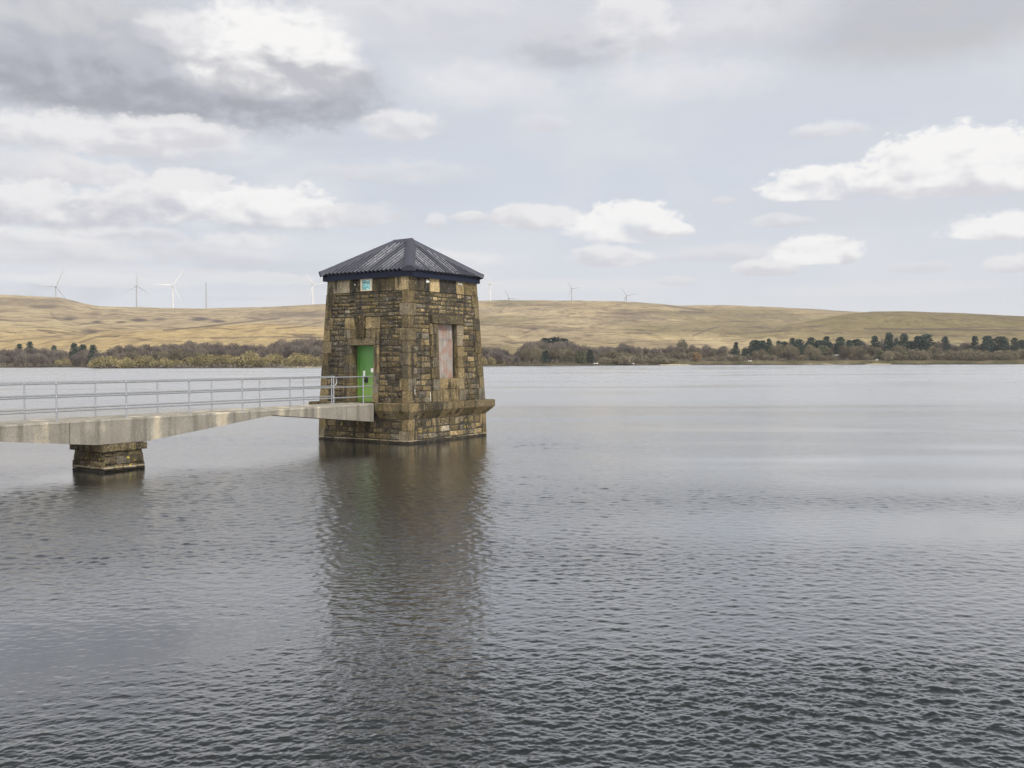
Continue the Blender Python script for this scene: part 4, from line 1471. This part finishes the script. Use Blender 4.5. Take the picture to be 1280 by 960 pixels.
def bare_crown(name, mat, h, r, n=1700):
    """a winter crown: fine twigs fanning out of the limbs"""
    P_, tn = dome_points(n, h * 0.93, r, 0.08)
    d = P_ - np.array([0, 0, h * 0.2]); d /= np.linalg.norm(d, axis=1)[:, None]
    d = d + rng.normal(0, .4, d.shape) + np.array([0, 0, 0.3]); d /= np.linalg.norm(d, axis=1)[:, None]
    w = rng.normal(size=d.shape); w -= d * (w * d).sum(1)[:, None]; w /= np.linalg.norm(w, axis=1)[:, None]
    L = rng.uniform(0.6, 1.5, len(P_))[:, None]; W = rng.uniform(0.06, 0.16, len(P_))[:, None]
    V = np.stack([P_ - w * W, P_ + w * W, P_ + d * L + w * W * .3, P_ + d * L - w * W * .3], 1).reshape(-1, 3)
    return raw_mesh(name, V, np.arange(len(V)).reshape(-1, 4), tn, mat)


def leafy_crown(name, mat, h, r, n=900, flat=0.8, size=0.3, base=0.12, k=12):
    P_, tn = dome_points(n, h, r, -0.25, 0.3)
    V, F, tn = leaf_quads(P_, size, tn)
    return raw_mesh(name, V, F, tn, mat)


def pine_crown(name, mat, h, r, n=1200, base=0.10):
    cl = []
    for i in range(22):
        f_ = (i + 0.5) / 22
        a = i * 2.4 + rng.uniform(-.4, .4)
        rr = r * (0.25 + 0.75 * math.sin(math.pi * min(1, 0.25 + 0.8 * f_)) ** 0.8) * rng.uniform(0.35, 0.75)
        cl.append((rr * math.cos(a), rr * math.sin(a), h * (base + (0.92 - base) * f_), r * rng.uniform(0.34, 0.52)))
    cl.append((0, 0, h * 0.9, r * 0.4))
    P_, tn = crown_points(n, cl, 0.62)
    V, F, tn = leaf_quads(P_, 0.34, tn)
    return raw_mesh(name, V, F, tn, mat)


def trunk_mesh(name, h, r, limbs=4):
    mb = MB()
    mb.tube([(0, 0, -0.8), (0.06 * r, 0, h * 0.3), (0.02, 0.1, h * 0.62)], [r, r * 0.75, r * 0.3], 6)
    for i in range(limbs):
        a = 2 * math.pi * i / limbs + 0.5
        z0 = h * (0.28 + 0.07 * i)
        mb.tube([(0, 0, z0), (math.cos(a) * h * .12, math.sin(a) * h * .12, z0 + h * .16), (math.cos(a) * h * .18, math.sin(a) * h * .18, z0 + h * .32)], [r * .45, r * .3, r * .1], 5)
    o = mb.build(name, BARK)
    me = o.data
    bpy.data.objects.remove(o)
    return me


M_BARE = mat_tree('bare_purple_twigs', [(0.0, (0.075, 0.062, 0.058)), (0.45, (0.135, 0.112, 0.098)), (1.0, (0.225, 0.190, 0.150))])
M_BROWN = mat_tree('bare_brown_twigs', [(0.0, (0.080, 0.068, 0.048)), (0.5, (0.155, 0.132, 0.088)), (1.0, (0.25, 0.215, 0.14))])
M_WILL = mat_tree('budding_willow', [(0.0, (0.115, 0.096, 0.048)), (0.5, (0.22, 0.185, 0.092)), (1.0, (0.37, 0.31, 0.150))])
M_PINE = mat_tree('pine_needles', [(0.0, (0.014, 0.026, 0.023)), (0.5, (0.036, 0.056, 0.045)), (1.0, (0.090, 0.112, 0.080))])
M_GREEN = mat_tree('evergreen_leaves', [(0.0, (0.055, 0.062, 0.034)), (0.5, (0.105, 0.110, 0.060)), (1.0, (0.17, 0.17, 0.09))])
M_GOLD = mat_tree('russet_shrub', [(0.0, (0.15, 0.095, 0.045)), (0.5, (0.26, 0.17, 0.085)), (1.0, (0.36, 0.25, 0.13))])

KIND = {
    'bare': [(bare_crown('crown', M_BARE, 12, 4.6), trunk_mesh('trunk', 12, .28)) for _ in range(4)],
    'brown': [(bare_crown('crown', M_BROWN, 12, 4.6), trunk_mesh('trunk', 12, .28)) for _ in range(4)],
    'willow': [(leafy_crown('crown', M_WILL, 6, 3.8, 1700, 0.85, 0.19), trunk_mesh('trunk', 6, .2)) for _ in range(4)],
    'scrub': [(leafy_crown('crown', M_BROWN, 4, 3.0, 1700, 0.8, 0.13), trunk_mesh('trunk', 4, .15)) for _ in range(3)],
    'pine': [(pine_crown('crown', M_PINE, 14, 3.6), trunk_mesh('trunk', 14, .3)) for _ in range(4)],
    'green': [(leafy_crown('crown', M_GREEN, 8, 3.2, 900, 0.9, 0.28), trunk_mesh('trunk', 8, .22)) for _ in range(2)],
    'russet': [(leafy_crown('crown', M_GOLD, 6, 3.0, 900, 0.9, 0.26), trunk_mesh('trunk', 6, .2))],
}
NOMH = dict(bare=12, brown=12, willow=6, scrub=4, pine=14, green=8, russet=6)
NAME = dict(bare='bare_tree', brown='bare_tree', willow='willow_bush', scrub='scrub_bush', pine='pine_tree', green='evergreen_tree', russet='russet_shrub')


TOPS = [(-200, 432), (0, 431), (20, 431), (38, 430), (60, 434), (90, 433), (118, 432), (124, 438), (135, 434), (150, 430), (190, 428), (210, 426), (240, 425), (262, 427),
        (285, 425), (310, 428), (340, 427), (352, 421), (400, 421), (440, 424), (560, 428), (600, 430), (625, 431), (640, 438), (650, 426), (668, 422), (690, 421), (708, 422), (725, 427),
        (750, 427), (790, 428), (800, 433), (820, 431), (850, 431), (880, 430), (920, 432), (960, 430), (1000, 428), (1050, 427), (1100, 424), (1150, 423), (1200, 427),
        (1240, 427), (1340, 428)]          # silhouette of the woods


def plant(kind, px, off, top, label, group=None, wide=1.0):
    """a tree at a bearing (picture x) and a distance behind the shoreline; top: picture height its tip reaches"""
    rad = float(ip(SHORE, px)) + off
    p = at_px(px, rad)
    k_ = math.cos(math.atan((px - CX) / FPX))
    h = EYE + (horizon(px) - top) / FPX * rad * k_ - p.z
    h = max(h, 2.2)
    cr, tr = random.choice(KIND[kind])
    root = empty(NAME[kind], p, random.uniform(0, 6.28))
    k = h / NOMH[kind]
    kw = min(k, 1.35) if kind in ('bare', 'brown') else k
    root.scale = (kw * wide, kw * wide, k)
    tag(root, label, 'bush' if kind in ('willow', 'scrub', 'russet') else 'tree', group)
    for me, nm in ((cr, 'crown'), (tr, 'trunk')):
        o = bpy.data.objects.new(nm, me); COL.objects.link(o); o.parent = root
    return root


random.seed(23)
def scatter(kind, p0, p1, n, o0, o1, t0, t1, label, group, wide=(0.9, 1.25), rel=True):
    for i in range(n):
        px = p0 + (p1 - p0) * (i + random.uniform(0.1, 0.9)) / n
        top = random.uniform(t0, t1) + (float(ip(TOPS, px)) if rel else 0)
        plant(kind, px, random.uniform(o0, o1), top, label, group, random.uniform(*wide))

G1 = 'bare trees of the wood on the left shore'
L1 = 'bare purple-grey tree in the dense wood on the far left shore'
scatter('bare', -50, 112, 26, 5, 30, 6, 15, L1, G1)
scatter('bare', -50, 125, 26, 50, 100, 0, 5, L1, G1)
G2 = 'bare trees behind the willows left of the tower'
L2 = 'bare purple-brown tree behind the olive willows, left of the tower'
scatter('bare', 122, 415, 36, 40, 70, 4, 11, L2, G2)
scatter('bare', 125, 430, 40, 80, 125, -1, 4, L2, G2)
scatter('brown', 128, 250, 10, 22, 38, 8, 14, 'bare brown tree close behind the shoreline willows, left of the tower', 'brown trees behind the willows')
G3 = 'olive willows along the left shore'
L3 = 'olive-yellow budding willow bush at the water edge left of the tower'
scatter('willow', 72, 128, 7, 4, 24, 446, 451, L3, G3, (1.1, 1.4), False)
scatter('willow', 122, 250, 13, 3, 22, 443, 450, L3, G3, (1.1, 1.4), False)
scatter('willow', 250, 425, 20, 3, 26, 438, 447, L3, G3, (1.0, 1.3), False)
for px, tp, lb in ((25, 429, 'dark pine poking out of the far left wood, first of two on the outside'), (38, 426, 'dark pine poking out of the far left wood, beside a similar one'),
                   (68, 431, 'broad dark evergreen in the middle of the far left wood'), (93, 428, 'slim dark pine, left one of three at the right end of the left wood'),
                   (104, 429.5, 'dark pine, middle one of three at the right end of the left wood'), (117, 430, 'wide dark pine, right one of three at the right end of the left wood')):
    plant('pine', px, 70 if px > 80 else 105, tp, lb, 'pines in the left wood', 1.15)

G4 = 'bare trees just right of the tower'
L4 = 'bare purple tree in the low clump just right of the tower'
scatter('bare', 560, 650, 16, 6, 30, 5, 14, L4, G4)
scatter('bare', 560, 640, 14, 40, 70, 0, 5, L4, G4)
scatter('willow', 592, 628, 4, 4, 12, 443, 447, 'grey-green willow bush at the foot of the bare clump right of the tower', 'willows right of the tower', (.9, 1.1), False)
G5 = 'bare trees of the wooded mound'
L5 = 'bare grey-brown tree on the rounded wooded mound right of the tower'
scatter('brown', 646, 770, 22, 16, 40, 8, 18, L5, G5)
scatter('bare', 645, 770, 24, 45, 100, 1, 8, L5, G5)
for px, off, tp, lb in ((682, 90, 421.5, 'dark pine on top of the wooded mound, leftmost of three'), (693, 90, 420.5, 'dark pine on top of the wooded mound, middle of three'),
                        (704, 88, 422, 'dark pine on top of the wooded mound, rightmost of three')):
    plant('pine', px, off, tp, lb, 'pines on the wooded mound', 2.0)
plant('pine', 682, 14, 437.5, 'small dark evergreen low on the wooded mound near the shore', wide=1.5)
plant('pine', 738, 12, 436, 'dark cone-shaped evergreen beside a pale round tree near the shore', wide=1.3)
plant('green', 725, 11, 435.5, 'round pale olive tree left of the dark evergreen near the shore', wide=1.2)
G6 = 'bare trees along the middle of the far shore'
L6 = 'bare brown tree in the long belt across the middle of the far shore'
scatter('brown', 765, 905, 26, 16, 45, 6, 14, L6, G6)
scatter('bare', 765, 905, 26, 50, 105, -1, 5, L6, G6)
plant('brown', 853, 100, 422.5, 'tallest bare brown tree standing above the middle belt', wide=.9)
scatter('scrub', 752, 850, 13, 4, 14, 442, 448, 'low brown rounded bush on the water edge in the middle of the far shore', 'scrub on the middle shore', (1.2, 1.6), False)
plant('russet', 871, 14, 438.5, 'round russet-orange shrub in the belt left of the dark pines')
G7 = 'bare trees of the right shore'
L7 = 'bare grey-brown tree in the wood behind the right shore'
scatter('brown', 900, 1330, 46, 28, 60, 6, 13, L7, G7)
scatter('bare', 900, 1330, 50, 70, 125, -1, 5, L7, G7)
L8 = 'low brown scrub bush along the right shore'
scatter('scrub', 1085, 1330, 36, 12, 30, 435, 442, L8, 'low scrub of the right shore', (0.9, 1.3), False)
scatter('scrub', 880, 1090, 18, 14, 28, 441, 446, L8, 'low scrub of the right shore', (1.2, 1.6), False)
scatter('green', 1090, 1260, 6, 14, 28, 435, 440, 'grey-green bush among the brown scrub on the right shore', 'grey-green bushes on the right shore', (.9, 1.2), False)
scatter('brown', 936, 1085, 11, 16, 27, 428, 437, L7, G7, (0.8, 1.2), False)
scatter('green', 940, 1090, 4, 30, 40, 427, 433, 'grey-green broad tree among the dark pines', 'grey-green trees among the pines', (1.0, 1.4), False)
PG = 'dark pines on the right shore'
where = {920: 'slim dark pine standing alone at the left end of the right-hand pines', 931: 'small dark pine left of the big pine clump'}
for i, (px, off, tp, w) in enumerate([(920, 50, 427, .8), (931, 40, 435, .9), (943, 40, 424, 1.0), (952, 50, 425, 1.0), (961, 50, 422.5, 1.1), (977, 48, 427, 1.0), (990, 60, 421.5, 1.1),
                                     (999, 50, 423, 1.1), (1008, 28, 431, 1.2), (1014, 50, 421, 1.2), (1024, 45, 424, 1.1), (1033, 80, 419.5, .9), (1050, 70, 420, .8), (1061, 36, 424, 1.1), (1070, 45, 423, 1.2),
                                     (1093, 65, 418.5, 1.1), (1111, 60, 414.5, .9), (1130, 55, 415.5, 1.0), (1147, 56, 419, 1.15), (1157, 56, 417, 1.2), (1181, 75, 419.5, 1.0),
                                     (1218, 80, 419, 1.0), (1234, 82, 418.5, 1.2), (1251, 80, 419.5, 1.2), (1268, 70, 421, .9), (1278, 75, 424, 1.1)]
                                    + [(random.uniform(938, 1078), random.uniform(34, 62), random.uniform(424, 431), random.uniform(.7, 1.1)) for _ in range(16)]
                                    + [(random.uniform(1085, 1168), random.uniform(45, 60), random.uniform(421, 428), random.uniform(.7, 1.0)) for _ in range(6)]
                                    + [(random.uniform(1205, 1285), random.uniform(55, 80), random.uniform(422, 427), random.uniform(.7, 1.0)) for _ in range(5)]):
    if px in where: lb = where[px]
    elif px < 1040: lb = 'dark blue-green pine in the crowded clump left of the long shed'
    elif px < 1080: lb = 'dark pine in the pair just right of the long shed'
    elif px < 1170: lb = 'tall dark pine in the loose row right of the shed'
    elif px < 1200: lb = 'lone round dark pine between two groups near the right edge'
    else: lb = 'round dark pine in the row at the far right edge'
    plant('pine', px, off, tp, lb, PG, w * random.uniform(0.85, 1.65))

# thin undergrowth that fills the woods, nobody could count it
def undergrowth():
    n = 26000
    px = rng.uniform(-80, 1340, n)
    off = np.interp(px, [420, 620, 900], [2, 12, 14]) + rng.uniform(0, 1, n) ** 1.4 * 110
    keep = ~((px > 425) & (px < 565))
    px, off = px[keep], off[keep]
    rad = ip(SHORE, px) + off
    az = np.arctan((px - CX) / FPX)
    hh = rng.uniform(0, 1, len(px)) ** 1.3 * np.interp(px, [-80, 430, 600, 900, 1340], [6.0, 5, 4.5, 3.5, 3.5]) * np.clip(off / 40, .3, 1)
    C = np.stack([rad * np.sin(az), rad * np.cos(az), height(px, rad) + hh], -1)
    tn = np.clip(rng.normal(0.4, 0.2, len(C)), 0, 1)
    V, F, tn = leaf_quads(C, 0.42, tn)
    o = bpy.data.objects.new('undergrowth', raw_mesh('undergrowth', V, F, tn, M_BARE))
    COL.objects.link(o)
    tag(o, 'tangle of brown undergrowth filling the woods along the far shore', 'undergrowth', kind='stuff')


undergrowth()

# ------------------------------------------------------------------ small things on the far shore
SHED = mat_simple('shed_wall', (0.16, 0.14, 0.12), 0.9)
PALE = mat_simple('pale_roof_sheet', (0.48, 0.47, 0.44), 0.7)


def shed(px, off, w, d, h, rh, name, label, cat):
    p = at_px(px, float(ip(SHORE, px)) + off)
    root = empty(name, p, -math.atan((px - CX) / FPX))
    tag(root, label, cat)
    m = MB(); m.box(-w / 2, w / 2, -d / 2, d / 2, -0.6, h); m.build('wall', SHED, root)
    m = MB()
    a = [(-w / 2 - .3, -d / 2 - .3, h - .05), (w / 2 + .3, -d / 2 - .3, h - .05), (w / 2 + .3, 0, h + rh), (-w / 2 - .3, 0, h + rh), (w / 2 + .3, d / 2 + .3, h - .05), (-w / 2 - .3, d / 2 + .3, h - .05)]
    m.faces(a, [(0, 1, 2, 3), (3, 2, 4, 5), (1, 4, 2), (0, 3, 5), (0, 5, 4, 1)]); m.build('roof', PALE, root)
    m = MB(); m.box(-.5, .5, -d / 2 - .06, -d / 2 + .05, -.2, min(2.0, h * .85)); m.build('door', BLACK, root)


shed(1046, 44, 11, 4, 2.6, 1.0, 'long_shed', 'long low shed with a pale roof among the dark pines', 'shed')
shed(955, 34, 4.2, 4, 2.0, 1.6, 'boat_hut', 'small hut with a pale grey gable roof below the pine clump', 'hut')
shed(915, 40, 5.5, 3, 2.2, 0.8, 'low_shed', 'small shed with a pale roof at the left end of the pines', 'shed')


def dinghy(px, off, L, label):
    p = at_px(px, float(ip(SHORE, px)) + off)
    root = empty('rowing_boat', p + Vector((0, 0, 0.1)), random.uniform(-.4, .4))
    tag(root, label, 'boat')
    m = MB()
    st = [(-L / 2, .35, .55), (-L / 4, .6, .5), (0, .68, .48), (L / 4, .55, .55), (L / 2, .06, .75)]
    rings = [[(x, -w, h), (x, -w * .6, 0), (x, w * .6, 0), (x, w, h), (x, w - .05, h), (x, w * .5, .1), (x, -w * .5, .1), (x, -w + .05, h)] for x, w, h in st]
    for a, b_ in zip(rings[:-1], rings[1:]):
        for k in range(8):
            k2 = (k + 1) % 8
            m.face([a[k], a[k2], b_[k2], b_[k]])
    m.face(rings[0][::-1]); m.face(rings[-1])
    m.build('hull', WHITE, root)
    m = MB(); m.box(-.2, .1, -.55, .55, .34, .38); m.build('seat', SHED, root)


dinghy(937.5, 9, 2.4, 'white rowing boat drawn up on the bank below the small hut')
dinghy(1096.5, 12, 2.4, 'white rowing boat on the bank in front of the right-hand scrub')
dinghy(745, 6, 3.2, 'white rowing boat on the grassy shore right of the round pale tree')
dinghy(790, 3, 3.4, 'white rowing boat at the water edge below the low brown bushes')

# ------------------------------------------------------------------ haze
def build_haze():
    mb = MB()
    mb.box(-6800, 6800, -200, 4600, -6.0, 330.0)
    m = bpy.data.materials.new('valley_haze')
    m.use_nodes = True
    T = NT(m.node_tree)
    T.N.clear()
    v = T.node('ShaderNodeVolumePrincipled')
    v.inputs['Color'].default_value = (0.90, 0.92, 0.97, 1)
    v.inputs['Density'].default_value = 0.00008
    v.inputs['Anisotropy'].default_value = 0.0
    o = T.node('ShaderNodeOutputMaterial')
    T.L.new(v.outputs[0], o.inputs['Volume'])
    ob = mb.build('haze', m)
    tag(ob, 'thin pale haze over the whole valley', 'haze', kind='stuff')


build_haze()
